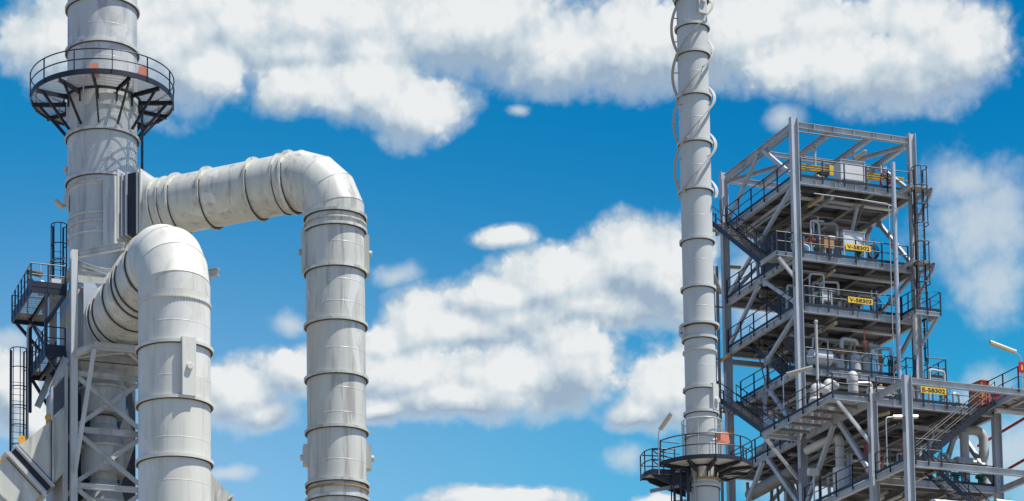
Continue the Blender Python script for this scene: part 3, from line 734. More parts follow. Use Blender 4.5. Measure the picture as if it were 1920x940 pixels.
part('post', MB().beam((-2.98, -1.62, 35.3), (-2.98, -1.62, 38.05), R_prof(.14, .14)), 'black', pf)
part('post', MB().beam((-2.98, 2.15, 33.5), (-2.98, 2.15, 38.05), R_prof(.16, .16)), 'black', pf)
part('brace', MB().beam((-2.98, 2.1, 37.9), (-2.98, -1.55, 35.5), R_prof(.12, .1)), 'black', pf)
part('brace', MB().beam((-2.9, -1.62, 35.1), (-1.95, -1.62, 33.7), R_prof(.14, .12)), 'black', pf)
part('brace', MB().beam((-2.9, 2.1, 35.1), (-1.95, 2.1, 33.6), R_prof(.14, .12)), 'black', pf)
part('brace', MB().beam((-3.5, 2.9, 38.0), (-2.2, 2.9, 36.6), R_prof(.14, .12)), 'black', pf)
ladder('L', (-3.5, 2.5, 26.0), 35.3, (0, -1, 0), 'long black caged ladder at the far left edge', w=.6, cr=.4, up=1.2, hoop_sp=.95)
ladder('L', (-1.62, 2.35, 38.2), 41.6, (0, -1, 0), 'short black caged ladder beside the thick chimney above the platform', w=.5, cr=.38, up=1.1, cage_from=.6)
single('conduit', MB().tube(pipe_path([(-1.3, 2.3, 41.2), (-2.0, 2.25, 41.0), (-2.02, 2.25, 38.4)], .15), .05, 8), 'galv', 'grey conduit hooking over to the chimney above the upper left platform', 'pipe', 'L', (-2.0, 2.2, 38.4))
single('conduit', MB().tube(pipe_path([(-2.2, 1.2, 36.6), (-2.9, 1.9, 37.7), (-3.12, 2.0, 37.6), (-3.12, 2.0, 30.0)], .2), .06, 8), 'galv', 'bent grey conduit running down beside the far left caged ladder', 'pipe', 'L', (-3.1, 2.0, 30))
ins = thing('instrument_rack', 'cluster of blue, white and dark instruments on the upper left platform', 'instruments', 'L', (-2.9, -.6, 38.22))
part('frame', MB().tube([(-3.1, -.9, 38.22), (-3.1, -.9, 39.6)], .035, 8), 'galv', ins)
part('sun_shade', MB().obox((-3.35, -.7, 39.25), ((1, 0, -.15), (0, 1, 0), (.15, 0, 1)), (.38, .3, .03)), 'joist', ins)
part('transmitter', MB().lathe([(.14, 0), (.16, .1), (.16, .3), (.1, .36)], (-3.0, -.5, 38.75), (0, -1, 0), 20), 'white', ins)
part('transmitter', MB().lathe([(.13, 0), (.15, .1), (.15, .26), (.1, .3)], (-3.5, -.4, 38.85), (0, -1, 0), 20), 'joist', ins)
part('valve_head', MB().lathe([(.1, 0), (.15, .08), (.15, .34), (.06, .4)], (-3.0, -.6, 38.25), (0, 0, 1), 20), 'blue', ins)
part('motor', MB().lathe([(.12, 0), (.17, .08), (.17, .4), (.08, .46)], (-2.75, -.4, 38.7), (1, 0, 0), 20), 'ink', ins)
part('cabinet', MB().box(-2.55, -.8, 38.6, -2.1, -.4, 39.05), 'white', ins)
part('hose', MB().tube([(-3.4 + .2 * i, -.5, 38.45 + .16 * math.sin(i * 2.1)) for i in range(6)], .025, 6), 'ink', ins)
# ================================================================ slim stack on the right (frame R, origin = its axis)
TC = math.radians(-90 + 7.5 - math.degrees(YAW))
RS = thing('chimney', 'slim pale chimney stack wrapped in spiral strakes in front of the steel tower', 'chimney', 'R', (0, 0, 20))
rs = .716; sh = MB(); prof = [(rs, 0)]
for zs in (28, 30.4, 34.6, 37.4, 39.6, 41.7, 44.1, 46.4, 48.6, 50.6, 53):
    prof += [(rs, zs), (rs + .004, zs + .008), (rs + .004, zs + .022), (rs, zs + .03)]
prof += [(rs, 57)]
sh.lathe(prof, n=72); part('shell', sh, 'slim', RS)
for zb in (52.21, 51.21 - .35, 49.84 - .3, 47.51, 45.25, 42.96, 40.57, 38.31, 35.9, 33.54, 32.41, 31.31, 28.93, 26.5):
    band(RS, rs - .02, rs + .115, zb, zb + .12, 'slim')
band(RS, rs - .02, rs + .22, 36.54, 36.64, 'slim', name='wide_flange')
part('bolted_flange', gear_ring(rs - .02, rs + .08, 35.31, 35.41, (0, 0, 0), teeth=40), 'slim', RS)
part('bolted_flange', gear_ring(rs - .02, rs + .09, 29.27, 29.35, (0, 0, 0), teeth=40), 'brass', RS)
PITCHH = 6.8
for k in range(3):
    mb = MB(); z0, z1 = 42.55, 56.0; n = 90; vs = []
    for i in range(n + 1):
        z = z0 + (z1 - z0) * i / n; a = math.radians(-7.5) - YAW + 2 * math.pi * (z - 43.0 - k * PITCHH / 3) / PITCHH
        d = V3((math.cos(a), math.sin(a), 0))
        for rr, dz in ((.90, -.012), (1.03, -.012), (1.03, .012), (.90, .012)): vs.append(d * rr + zz * (z + dz * 2))
    fs = []
    for i in range(n):
        for j in range(4): fs.append((i * 4 + j, i * 4 + (j + 1) % 4, i * 4 + 4 + (j + 1) % 4, i * 4 + 4 + j))
    fs += [(3, 2, 1, 0), tuple(n * 4 + j for j in range(4))]
    mb.add(vs, fs); sp = part('strake', mb, 'strake', RS)
    z = z0 + .3
    while z < 54:
        a = math.radians(-7.5) - YAW + 2 * math.pi * (z - 43.0 - k * PITCHH / 3) / PITCHH; d = V3((math.cos(a), math.sin(a), 0))
        part('bracket', MB().beam(d * .7 + zz * z, d * .95 + zz * z, R_prof(.05, .02)), 'strake', sp)
        z += PITCHH / 8
cover_plate(RS, (0, 0, 0), LP(40), rs, 32.52, 33.75, .42, .13, 'slim', 32.95)
cover_plate(RS, (0, 0, 0), LP(22), rs, 51.35, 53.0, .45, .16, 'slim', 51.95)
a = LP(-76); d = V3((math.cos(a), math.sin(a), 0)); t = V3((-d.y, d.x, 0))
lm = MB(); lm.prism([d * .7 + zz * 36.0 - t * .03, d * .86 + zz * 35.85 - t * .03, d * 1.06 + zz * 36.1 - t * .03, d * 1.06 + zz * 36.3 - t * .03, d * .9 + zz * 36.5 - t * .03, d * .7 + zz * 36.5 - t * .03], t * .06)
lg = part('lifting_lug', lm, 'slim', RS)
part('hole', MB().lathe([(.045, 0), (.045, .08)], d * .95 + zz * 36.2 - t * .04, t, 16), 'ink', lg)
# mesh guard above the platform
MG = thing('mesh_guard', 'thin wire mesh guard round the slim chimney above its platform', 'guard', 'R', (0, 0, 30))
for z, rr in ((32.1, .022), (29.95, .02)):
    part('hoop', MB().tube([(.93 * math.cos(i * math.pi / 24), .93 * math.sin(i * math.pi / 24), z) for i in range(48)], rr, 6, closed=True), 'slim', MG)
for i in range(7):
    a = LP(-25 + i * 360 / 7); part('post', MB().beam((.93 * math.cos(a), .93 * math.sin(a), 29.9), (.93 * math.cos(a), .93 * math.sin(a), 32.1), R_prof(.05, .03), (math.cos(a), math.sin(a), 0)), 'slim', MG)
for i in range(20):
    z = 30.05 + i * .1
    part('wire', MB().tube([(.92 * math.cos(j * math.pi / 20), .92 * math.sin(j * math.pi / 20), z) for j in range(40)], .0035, 3, closed=True), 'galv', MG)
for i in range(56):
    a = 2 * math.pi * i / 56
    part('upright_wire', MB().tube([(.92 * math.cos(a), .92 * math.sin(a), 29.95), (.92 * math.cos(a), .92 * math.sin(a), 32.1)], .0035, 3), 'galv', MG)
# round platform with a gap for the ladder
ZR = 29.86; ro = 2.27
PR = thing('round_platform', 'black round platform with railing around the slim chimney, pale underside', 'platform', 'R', (0, 0, ZR))
g0, g1 = LP(-72), LP(250)
part('deck', MB().ring(.95, ro - .02, ZR + .02, ZR + .06, n=80, a0=g0, a1=g1), 'white', PR)
part('rim_channel', MB().ring(ro - .03, ro + .03, ZR - .06, ZR + .13, n=80, a0=g0, a1=g1), 'black', PR)
part('inner_ring', MB().ring(.92, .99, ZR - .06, ZR + .03, n=48), 'black', PR)
for h, nm in ((1.1, 'top_rail'), (0.6, 'mid_rail')):
    pts = [(ro * math.cos(g0 + (g1 - g0) * i / 60), ro * math.sin(g0 + (g1 - g0) * i / 60), ZR + h) for i in range(61)]
    e0 = V3((1.25 * math.cos(g0), 1.25 * math.sin(g0), ZR + h)); e1 = V3((1.25 * math.cos(g1), 1.25 * math.sin(g1), ZR + h))
    part(nm, MB().tube([e0] + pts + [e1], .028, 6), 'black', PR)
for i in range(9):
    a = LP(-33.6 + 34 * i) if i < 8 else g0 + .02; c, s_ = math.cos(a), math.sin(a)
    part('post', MB().beam((ro * c + .035 * c, ro * s_ + .035 * s_, ZR - .1), (ro * c, ro * s_, ZR + 1.1), R_prof(.06, .035), (c, s_, 0)), 'black', PR)
for i in range(10):
    a = LP(-65 + 33 * i); d = V3((math.cos(a), math.sin(a), 0)); t = V3((-d.y, d.x, 0))
    poly = [d * (rs - .01) + zz * (ZR - .55), d * .8 + zz * (ZR - .53), d * .9 + zz * (ZR - .3), d * 1.1 + zz * (ZR - .19), d * (ro - .03) + zz * (ZR - .1), d * (ro - .03) + zz * (ZR + .015), d * (rs - .01) + zz * (ZR + .015)]
    part('bracket', MB().prism([p - t * .02 for p in poly], t * .04), 'black', PR)
    part('bracket_flange', MB().beam(d * .95 + zz * (ZR - .29), d * (ro - .03) + zz * (ZR - .12), R_prof(.02, .12)), 'black', PR)
slant_box('junction_box', 'R', V3((1.75 * math.cos(LP(17)), 1.75 * math.sin(LP(17)), ZR + 1.0)), (math.cos(LP(105)), math.sin(LP(105)), 0), 'faded orange slanted box on the railing of the slim chimney platform', s=.3)
# lower ladder landing at the left
a = LP(-88); d = V3((math.cos(a), math.sin(a), 0)); t = V3((-d.y, d.x, 0)); zl = 29.55
LD = thing('ladder_landing', 'small black ladder landing hanging left of the slim chimney platform', 'platform', 'R', d * 1.9 + zz * zl)
part('floor', MB().prism([d * 1.5 + t * .6 + zz * zl, d * 2.55 + t * .6 + zz * zl, d * 2.75 + t * .1 + zz * zl, d * 2.75 - t * .6 + zz * zl, d * 1.5 - t * .6 + zz * zl], zz * .04), 'grating', LD)
rim = [d * 1.5 + t * .62, d * 2.55 + t * .62, d * 2.77 + t * .1, d * 2.77 - t * .62, d * 1.5 - t * .62]
for p, q in zip(rim[:-1], rim[1:]): part('edge_channel', MB().beam(p + zz * zl, q + zz * zl, R_prof(.22, .03)), 'black', LD)
for h, nm in ((1.06, 'top_rail'), (.56, 'mid_rail')): part(nm, MB().tube(pipe_path([p + zz * (zl + h) for p in rim], .2, 4), .026, 6), 'black', LD)
for p in rim[1:-1] + [lerp(rim[0], rim[1], .5), rim[0]]: part('post', MB().beam(p + zz * (zl - .15), p + zz * (zl + 1.06), R_prof(.055, .03), d), 'black', LD)
for sgn in (-1, 1): part('bracket', MB().prism([d * .7 + t * .45 * sgn + zz * (zl - .9), d * .7 + t * .45 * sgn + zz * (zl - .1), d * 2.6 + t * .45 * sgn + zz * (zl - .1), d * 2.4 + t * .45 * sgn + zz * (zl - .28)], t * .04), 'black', LD)
part('kick_bar', MB().beam(d * 2.6 + t * .3 + zz * (zl - .85), d * 1.3 + t * .5 + zz * (zl - .6), R_prof(.16, .08)), 'joist', LD)
a = LP(-60); d = V3((math.cos(a), math.sin(a), 0))
ladder('R', d * 1.18 + zz * 22.0, 28.6, d, 'black caged ladder below the slim chimney platform at the bottom edge', cage_from=.2, w=.46, cr=.4, up=1.0, hoop_sp=.75)
a = LP(-42); d = V3((math.cos(a), math.sin(a), 0))
single('cable_tray', MB().beam(d * .84 + zz * 20, d * .84 + zz * 29.4, C_prof(.2, .06), d), 'galv', 'galvanised cable tray running up beside the slim chimney below the platform', 'cable tray', 'R', d * .84 + zz * 20)
a = LP(-72); d = V3((math.cos(a), math.sin(a), 0)); p = d * 2.35
tube_lamp('R', p + V3((.02, -.1, 31.45)), p + V3((.42, -.5, 32.15)), 'yellowed tube lamp on a thin pole left of the slim chimney platform', pole=[p + zz * 29.4, p + zz * 31.2, p + V3((.03, -.1, 31.5))])
for zq, ue in ((39.9, .0), (33.0, .3)):
    single('stay_pipe', MB().tube([V3((.6, .3, zq + .2)), V3((1.75, 1.1, zq - 1.15))], .09, 12), 'joist', 'grey stay pipe between slim chimney and tower, ' + ('near the uppermost stairs' if zq > 36 else 'just above the round platform'), 'pipe', 'R', (.6, .3, zq), 'stay pipes behind the slim chimney')
# ================================================================ steel tower (frame T, origin = foot of its near corner column)
FL = [49.6, 45.45, 42.6, 39.27, 35.62, 31.65]
TW = thing('steel_tower', 'tall open grey steel process tower with stacked decks and diagonal braces at the right', 'steel tower', 'T', (0, 0, 0))
HT = I_prof(.42, .3, .028, .018)
def col(u, v_, z1, z0=0): part('column', MB().beam((u, v_, z0), (u, v_, z1), [(b, a_) for a_, b in HT], (0, 1, 0)), 'steel', TW)
for u, v_, z1 in ((0, 0, 52.86), (7.2, 0, 52.9), (7.2, 8, 52.8), (0, 8, 52.86), (0, -7, 35.85), (7.2, -7, 35.6), (0, -10.2, 35.86), (8.6, -10.2, 36.0), (3.6, 8, 35)):
    col(u, v_, z1)
def tb(p0, p1, h=.33, w=.22, nm='beam', mat='steel', prof=None): part(nm, MB().beam(p0, p1, prof or I_prof(h, w)), mat, TW)
def frame_beams(z, u0, u1, v0, v1, mids_u=(2.4, 4.8), mids_v=(), h=.32):
    zc = z - h / 2 - .03
    for v_ in (v0, v1): tb((u0 + .17, v_, zc), (u1 - .17, v_, zc), h)
    for u in (u0, u1): tb((u, v0 + .22, zc), (u, v1 - .22, zc), h)
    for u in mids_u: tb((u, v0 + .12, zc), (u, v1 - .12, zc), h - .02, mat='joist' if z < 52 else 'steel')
    for v_ in mids_v: 
        us = [u0 + .12] + list(mids_u) + [u1 - .12]
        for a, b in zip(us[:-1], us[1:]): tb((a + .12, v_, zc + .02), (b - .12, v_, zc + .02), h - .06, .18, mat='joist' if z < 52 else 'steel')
# roof frame
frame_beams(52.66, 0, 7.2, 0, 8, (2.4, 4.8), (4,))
tb((6.95, .3, 52.3), (4.95, 3.8, 52.3), .2, .18, 'brace'); tb((.3, 7.7, 52.3), (2.25, 4.2, 52.3), .2, .18, 'brace')
tb((.3, .3, 52.3 - .02), (2.2, 3.8, 52.28), .12, .1, 'brace')
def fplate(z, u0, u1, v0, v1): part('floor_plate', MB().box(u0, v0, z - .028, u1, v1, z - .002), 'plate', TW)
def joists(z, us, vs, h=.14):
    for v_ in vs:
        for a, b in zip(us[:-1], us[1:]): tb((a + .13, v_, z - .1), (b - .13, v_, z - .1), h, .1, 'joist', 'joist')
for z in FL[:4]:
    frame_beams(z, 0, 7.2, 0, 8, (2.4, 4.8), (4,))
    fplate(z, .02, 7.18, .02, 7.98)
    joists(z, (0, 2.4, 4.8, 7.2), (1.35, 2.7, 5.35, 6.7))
z = FL[4]
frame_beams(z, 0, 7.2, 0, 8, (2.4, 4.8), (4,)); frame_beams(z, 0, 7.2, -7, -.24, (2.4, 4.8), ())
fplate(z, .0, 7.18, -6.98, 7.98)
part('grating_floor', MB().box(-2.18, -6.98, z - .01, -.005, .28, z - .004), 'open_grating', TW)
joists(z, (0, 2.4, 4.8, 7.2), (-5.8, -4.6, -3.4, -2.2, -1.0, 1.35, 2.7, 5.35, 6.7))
tb((-2.2, -7, z - .14), (-2.2, .3, z - .14), .24, .16); tb((-2.15, -7, z - .14), (-.15, -7, z - .14), .24, .16); tb((-2.15, .3, z - .14), (-.15, .3, z - .14), .24, .16)
for v_ in (-5.8, -4.6, -3.4, -2.2, -1.0): tb((-2.1, v_, z - .14), (-.13, v_, z - .14), .18, .1, 'joist', 'joist')
for v_ in (-7, .3): tb((-2.0, v_, z - .3), (-.12, v_ * .995, z - 2.3), nm='brace', prof=R_prof(.16, .12))
z = FL[5]
frame_beams(z, 0, 7.2, 0, 8, (2.4, 4.8), (4,)); frame_beams(z, 0, 7.2, -7, -.24, (2.4, 4.8), ())
fplate(z, .02, 7.18, -6.98, 7.98)
joists(z, (0, 2.4, 4.8, 7.2), (-5.6, -4.2, -2.8, -1.4))
# front frame in the E line
for z in (35.74, 31.65): tb((.17, -10.2, z - .17), (8.45, -10.2, z - .17), .3, .22); tb((0, -9.98, z - .17), (0, -7.23, z - .17), .3, .22); tb((7.2, -10, z - .2), (7.2, -7.2, z - .2), .3, .22)
# bracing
def br(p0, p1, s=.2):
    tb(p0, p1, nm='brace', prof=R_prof(s, s * .8))
    p0, p1 = V3(p0), V3(p1); d = (p1 - p0).normalized(); n_ = V3((1, 0, 0)) if abs(d.y) > abs(d.x) else V3((0, 1, 0)); t = n_.cross(d)
    for q, sg in ((p0, 1), (p1, -1)):
        g = MB(); g.prism([q - t * .3 - d * sg * .05 - n_ * .011, q + t * .3 - d * sg * .05 - n_ * .011, q + t * .14 + d * sg * .42 - n_ * .011, q - t * .14 + d * sg * .42 - n_ * .011], n_ * .022)
        part('gusset_plate', g, 'steel', TW)
bu = lambda z: z - .34
for uu in (0, 7.2):
    br((uu, 3.9, bu(52.66)), (uu, 7.8, 49.75)); br((uu, 3.3, bu(52.66)), (uu, .2, 49.75))
br((0, .15, bu(49.6)), (0, 7.8, 45.6)); br((7.2, 3.6, bu(49.6)), (7.2, .2, 45.6)); br((7.2, 4.4, bu(49.6)), (7.2, 7.8, 45.6))
br((0, 3.6, bu(45.45)), (0, .2, 42.8)); br((0, 4.2, bu(45.45)), (0, 7.8, 42.75)); br((7.2, .2, bu(45.45)), (7.2, 7.8, 42.75))
br((0, .2, bu(42.6)), (0, 3.55, 40.65)); br((7.2, .2, bu(42.6)), (7.2, 4.0, 39.4)); br((0, 3.5, 40.7), (0, 3.5, 39.3), .16)
br((0, 3.3, bu(39.27)), (0, .3, 35.8)); br((0, 3.9, bu(39.27)), (0, 3.9, 35.8), .18)
br((0, 3.7, bu(35.62)), (0, .25, 31.8), .24); br((0, 4.3, bu(35.62)), (0, 7.8, 31.8), .24)
for uu in (0, 7.2): br((uu, -3.25, bu(35.62)), (uu, -.25, 31.8), .24); br((uu, -3.8, bu(35.62)), (uu, -6.8, 31.8), .24)
br((.2, 8, 45.7), (3.5, 8, 49.2)); br((6.9, 8, 45.7), (3.7, 8, 49.2)); br((.2, 8, 31.8), (3.5, 8, 35.2)); br((6.9, 8, 31.8), (3.7, 8, 35.2))
tb((.15, 7.9, 41.9), (7.05, 7.9, 41.9), .28, .2)
for u, v_, zs in ((0, 0, (44.0, 33.4)), (0, -7, (33.2,)), (0, -10.2, (33.4,)), (0, 8, (41.7, 50.9))):
    for q in zs:
        for sg in (-1, 1): part('splice_plate', MB().box(u + sg * .222 - .008, v_ - .13, q - .38, u + sg * .222 + .008, v_ + .13, q + .38), 'joist', TW)
# deck-edge rust and stiffeners on the visible web of the front beams
for z in FL[:4] + [52.66]:
    for u in (1.2, 2.4, 3.6, 4.8, 6.0): part('stiffener', MB().box(u - .01, -.1, z - .325, u + .01, -.012, z - .06), 'steel', TW)
for z in (45.45, 42.6, 39.27):
    for v_ in (1.3, 2.6, 3.9, 5.2, 6.5): part('stiffener', MB().box(-.1, v_ - .01, z - .325, -.012, v_ + .01, z - .06), 'steel', TW)
for u in (1.2, 3.6, 6.0): part('stiffener', MB().box(u - .01, -7.1, 35.29, u + .01, -7.012, 35.56), 'steel', TW)
# conduits under the roof beams
part('conduit', MB().tube([(.25, -.02, 52.12), (4.1, -.02, 52.12)], .045, 8), 'joist', TW); part('conduit', MB().tube([(0, .25, 52.1), (0, 7.6, 52.1)], .06, 8), 'joist', TW)
for u in (.9, 2.5, 4.0): part('hanger', MB().tube([(u, -.02, 52.12), (u, -.02, 52.34)], .018, 6), 'joist', TW)
for v_ in (.6, 2.9, 5.6): part('hanger', MB().tube([(0, v_, 52.1), (0, v_, 52.34)], .02, 6), 'joist', TW)

# guard rails
guardrail('T', [(-.1, 7.6, 49.6), (-.1, .25, 49.6)], 'left railing of the top deck of the steel tower')
guardrail('T', [(.28, -.12, 49.6), (6.9, -.12, 49.6)], 'front railing of the top deck below the yellow crane beam')
guardrail('T', [(.28, -.12, 45.45), (6.7, -.12, 45.45)], 'front railing carrying the V-58302 sign')
guardrail('T', [(-.1, 7.7, 45.45), (-.1, 2.0, 45.45)], 'left railing of the second deck below the uppermost stairs')
guardrail('T', [(-.15, .0, 45.45), (-1.2, .0, 45.45), (-1.2, .5, 45.45)], 'short railing of the landing at the foot of the uppermost stairs', toe=0, sp=.55)
guardrail('T', [(.28, -.12, 42.6), (6.15, -.12, 42.6)], 'front railing carrying the V-58303 sign')
guardrail('T', [(-.1, 7.7, 42.6), (-.1, .3, 42.6)], 'left railing of the third deck of the steel tower')
guardrail('T', [(.28, -.12, 39.27), (6.9, -.12, 39.27)], 'front railing before the two small white tanks')
guardrail('T', [(-.1, 6.4, 39.27), (-.1, .3, 39.27)], 'left railing of the fourth deck above the middle stairs')
guardrail('T', [(-2.28, .3, 35.62), (-2.28, -7.1, 35.62), (-.2, -7.1, 35.62)], 'railing round the projecting left corner of the fifth deck')
guardrail('T', [(.2, -7.12, 35.62), (6.95, -7.12, 35.62)], 'front railing of the fifth deck carrying the E-58302 sign')
guardrail('T', [(-.1, 7.7, 35.62), (-.1, .8, 35.62)], 'left railing of the fifth deck behind the slim chimney platform')
guardrail('T', [(-.1, -.3, 31.65), (-.1, -6.7, 31.65)], 'railing of the lowest deck before the white vertical pipe')
guardrail('T', [(-.1, -7.3, 31.65), (-.1, -10.0, 31.65)], 'railing of the lowest deck beside the front post')
guardrail('T', [(.3, -10.32, 31.65), (1.75, -10.32, 31.65)], 'short railing at the foot of the right hand stairs', toe=0, sp=.7)
guardrail('T', [(2.0, -6.95, 31.65), (6.95, -6.95, 31.65)], 'railing of the lowest deck before the green valves')
guardrail('T', [(6.35, -7.6, 35.8), (6.35, -10.25, 35.8), (9.0, -10.25, 35.8)], 'railing of the walkway at the top of the right hand stairs', toe=0)

# landings and balconies
def balcony(u0, v0, u1, v1, z, label, rails, rl, knees=()):
    r = thing('balcony', label, 'balcony', 'T', (u0, v0, z))
    part('floor', MB().box(u0, v0, z - .012, u1, v1, z - .005), 'open_grating', r)
    for a, b in (((u0, v0), (u1, v0)), ((u0, v0), (u0, v1)), ((u1, v0), (u1, v1))): part('edge_beam', MB().beam((*a, z - .14), (*b, z - .14), I_prof(.22, .12)), 'steel', r)
    for a, b in knees: part('knee_brace', MB().beam(a, b, R_prof(.16, .13)), 'steel', r)
    if rails: guardrail('T', [(p, q, z) for p, q in rails], rl, sp=.8)
    return r
balcony(6.2, -1.35, 7.75, -.2, 42.6, 'small balcony wrapped round the right tower column at the third deck', [(6.2, -.15), (6.2, -1.4), (7.8, -1.4), (7.8, .6)], 'railing of the small balcony on the right tower column', (((6.25, -1.2, 42.3), (6.95, -.1, 40.6)), ((7.7, -1.2, 42.3), (7.3, -.2, 41.1))))
balcony(7.25, -.5, 8.5, 1.6, 39.27, 'balcony right of the tower at the fourth deck', [(7.4, -.55), (8.55, -.55), (8.55, 1.6)], 'railing of the balcony right of the tower at the fourth deck')
balcony(-1.3, 7.3, -.18, 8.6, 49.6, 'upper landing of the uppermost stairs', [(-1.35, 7.3), (-1.35, 8.65), (-.2, 8.65)], 'railing of the landing at the head of the uppermost stairs')
balcony(-1.25, .0, -.18, 1.7, 45.45, 'lower landing of the uppermost stairs beside the corner column', None, '', (((-1.1, .02, 45.1), (-.15, .02, 44.1)),))
balcony(-1.3, 6.7, -.18, 8.2, 39.27, 'upper landing of the middle stairs behind the slim chimney', [(-1.35, 6.75), (-1.35, 8.25), (-.2, 8.25)], 'railing of the landing at the head of the middle stairs')
for z, nm in ((49.6, 'top'), (45.45, 'second')):
    r = thing('ladder_stage', 'small ladder stage on brackets right of the tower at the %s deck' % nm, 'platform', 'T', (7.3, -1.1, z), 'ladder stages at the right tower column')
    part('floor', MB().box(6.6, -1.0, z - .05, 7.6, -.2, z - .01), 'grating', r)
    part('cantilever', MB().beam((7.75, .6, z - .14), (7.75, -1.1, z - .14), I_prof(.24, .14)), 'steel', r)
    part('cantilever', MB().beam((6.3, -.2, z - .14), (6.3, -1.3, z - .14), I_prof(.2, .12)), 'steel', r)
    part('knee_brace', MB().beam((7.75, -.9, z - .3), (7.4, .1, z - 1.6), R_prof(.15, .12)), 'steel', r)
ladder('T', (7.2, -.55, 45.5), 49.6, (-.35, -1, 0), 'black caged ladder at the right column between second and top deck', cage_from=2.0, cr=.42, w=.5)
ladder('T', (7.2, -.55, 42.65), 45.45, (-.35, -1, 0), 'black caged ladder at the right column above the small balcony', cage_from=1.6, cr=.42, w=.5)
ladder('T', (7.95, 1.3, 39.3), 42.0, (.2, -1, 0), 'black caged ladder right of the tower above the fourth deck balcony', cage_from=1.2, cr=.4, w=.5, up=1.3)
gt = thing('safety_gate', 'cluster of black gate bars left of the right column at the fourth deck', 'gate', 'T', (5.9, .2, 39.3))
for u, v_ in ((5.6, .1), (5.75, .6), (6.0, .1), (6.15, .7), (6.5, .1), (6.55, .8)): part('post', MB().beam((u, v_, 39.3), (u, v_, 40.4), R_prof(.06, .04)), 'black', gt)
for h in (39.9, 40.35): part('rail', MB().tube(pipe_path([(5.55, .1, h), (6.05, .1, h), (6.2, .8, h), (6.6, .8, h), (6.6, .1, h + .1)], .1, 3), .026, 6), 'black', gt)

# stairs
WU = (1, 0, 0)
stairs('T', (-1.2, 7.2, 49.5), (-1.2, 1.7, 45.35), WU, .95, 'uppermost black stairs at the left side of the tower between top and second deck')
stairs('T', (-1.2, 6.65, 39.2), (-1.2, .85, 35.5), WU, .95, 'middle black stairs behind the slim chimney down to the fifth deck')
stairs('T', (.9, 6.2, 45.3), (.9, 2.4, 42.6), WU, .85, 'dark inner stairs between second and third deck')
stairs('T', (.5, 6.3, 42.5), (.5, 2.2, 39.3), WU, .85, 'dark inner stairs seen from below under the third deck')
stairs('T', (6.3, -8.3, 35.65), (1.25, -8.3, 31.7), (0, 1, 0), .85, 'long black stairs rising to the right below the orange cabinet')
stairs('T', (1.5, -9.95, 31.55), (6.4, -9.95, 27.6), (0, 1, 0), .85, 'black stairs descending to the right at the bottom edge')
wk = thing('walkway', 'grey steel walkway at the head of the right hand stairs', 'walkway', 'T', (6.4, -9, 35.8))
part('floor', MB().box(6.3, -10.15, 35.72, 9.2, -7.1, 35.76), 'joist', wk)
for v_ in (-10.0, -9.0, -8.0, -7.15): part('joist', MB().beam((6.3, v_, 35.6), (9.2, v_, 35.6), I_prof(.2, .12)), 'steel', wk)
part('edge_beam', MB().beam((6.32, -10.0, 35.5), (6.32, -7.15, 35.5), I_prof(.24, .14)), 'steel', wk)
part('hood', MB().prism([(6.2, -8.4, 35.65), (6.2, -9.9, 35.9), (7.2, -9.9, 35.55), (7.2, -8.4, 35.45)], (0, 0, .03)), 'galv', wk)
st2 = thing('walkway', 'grey steel landing at the foot of the right hand stairs beside the front post', 'walkway', 'T', (.1, -10, 31.6))
part('floor', MB().box(.1, -10.05, 31.62, 2.0, -7.15, 31.655), 'joist', st2)
for v_ in (-9.2, -8.2): part('joist', MB().beam((.1, v_, 31.5), (2.0, v_, 31.5), I_prof(.2, .12)), 'joist', st2)
part('edge_beam', MB().beam((2.0, -10.05, 31.5), (2.0, -7.15, 31.5), I_prof(.22, .14)), 'steel', st2)

# yellow signs
def sign(text, u0, u1, v_, z0, z1, label):
    r = thing('sign', label, 'sign', 'T', (u0, v_, z0), 'yellow equipment number signs')
    part('board', MB().box(u0, v_ - .012, z0, u1, v_ + .006, z1), 'sign', r)
    cu = bpy.data.curves.new('lettering', 'FONT'); cu.body = text; cu.size = 1; cu.extrude = .01; cu.offset = .025
    ob = bpy.data.objects.new('lettering_source', cu); COL.objects.link(ob); bpy.context.view_layer.update()
    me = bpy.data.meshes.new_from_object(ob.evaluated_get(bpy.context.evaluated_depsgraph_get()))
    COL.objects.unlink(ob); bpy.data.objects.remove(ob)
    xs = [v.co.x for v in me.vertices]; ys = [v.co.y for v in me.vertices]
    W_, H_ = u1 - u0, z1 - z0; sx = W_ * .9 / (max(xs) - min(xs)); sy = H_ * .66 / (max(ys) - min(ys))
    for v in me.vertices:
        x, y, zq = v.co; v.co = ((x - min(xs)) * sx + W_ * .05, -.014 - (.006 if zq > 0 else 0), (y - min(ys)) * sy + H_ * .17)
    o = bpy.data.objects.new('lettering', me); COL.objects.link(o); me.materials.clear(); me.materials.append(MT['ink']); o.parent = r
    return r
sign('V-58302', 2.86, 4.37, -.17, 45.92, 46.24, 'yellow sign reading V-58302 on the second deck railing')
sign('V-58303', 2.9, 4.4, -.17, 43.02, 43.34, 'yellow sign reading V-58303 on the third deck railing')
sign('E-58302', 2.72, 4.2, -7.17, 36.1, 36.43, 'yellow sign reading E-58302 at the fifth deck')
# ================================================================ equipment on the tower
def fd(fr, mb, mat, name, label, cat, base, group=None): return single(name, mb, mat, label, cat, fr, base, group)
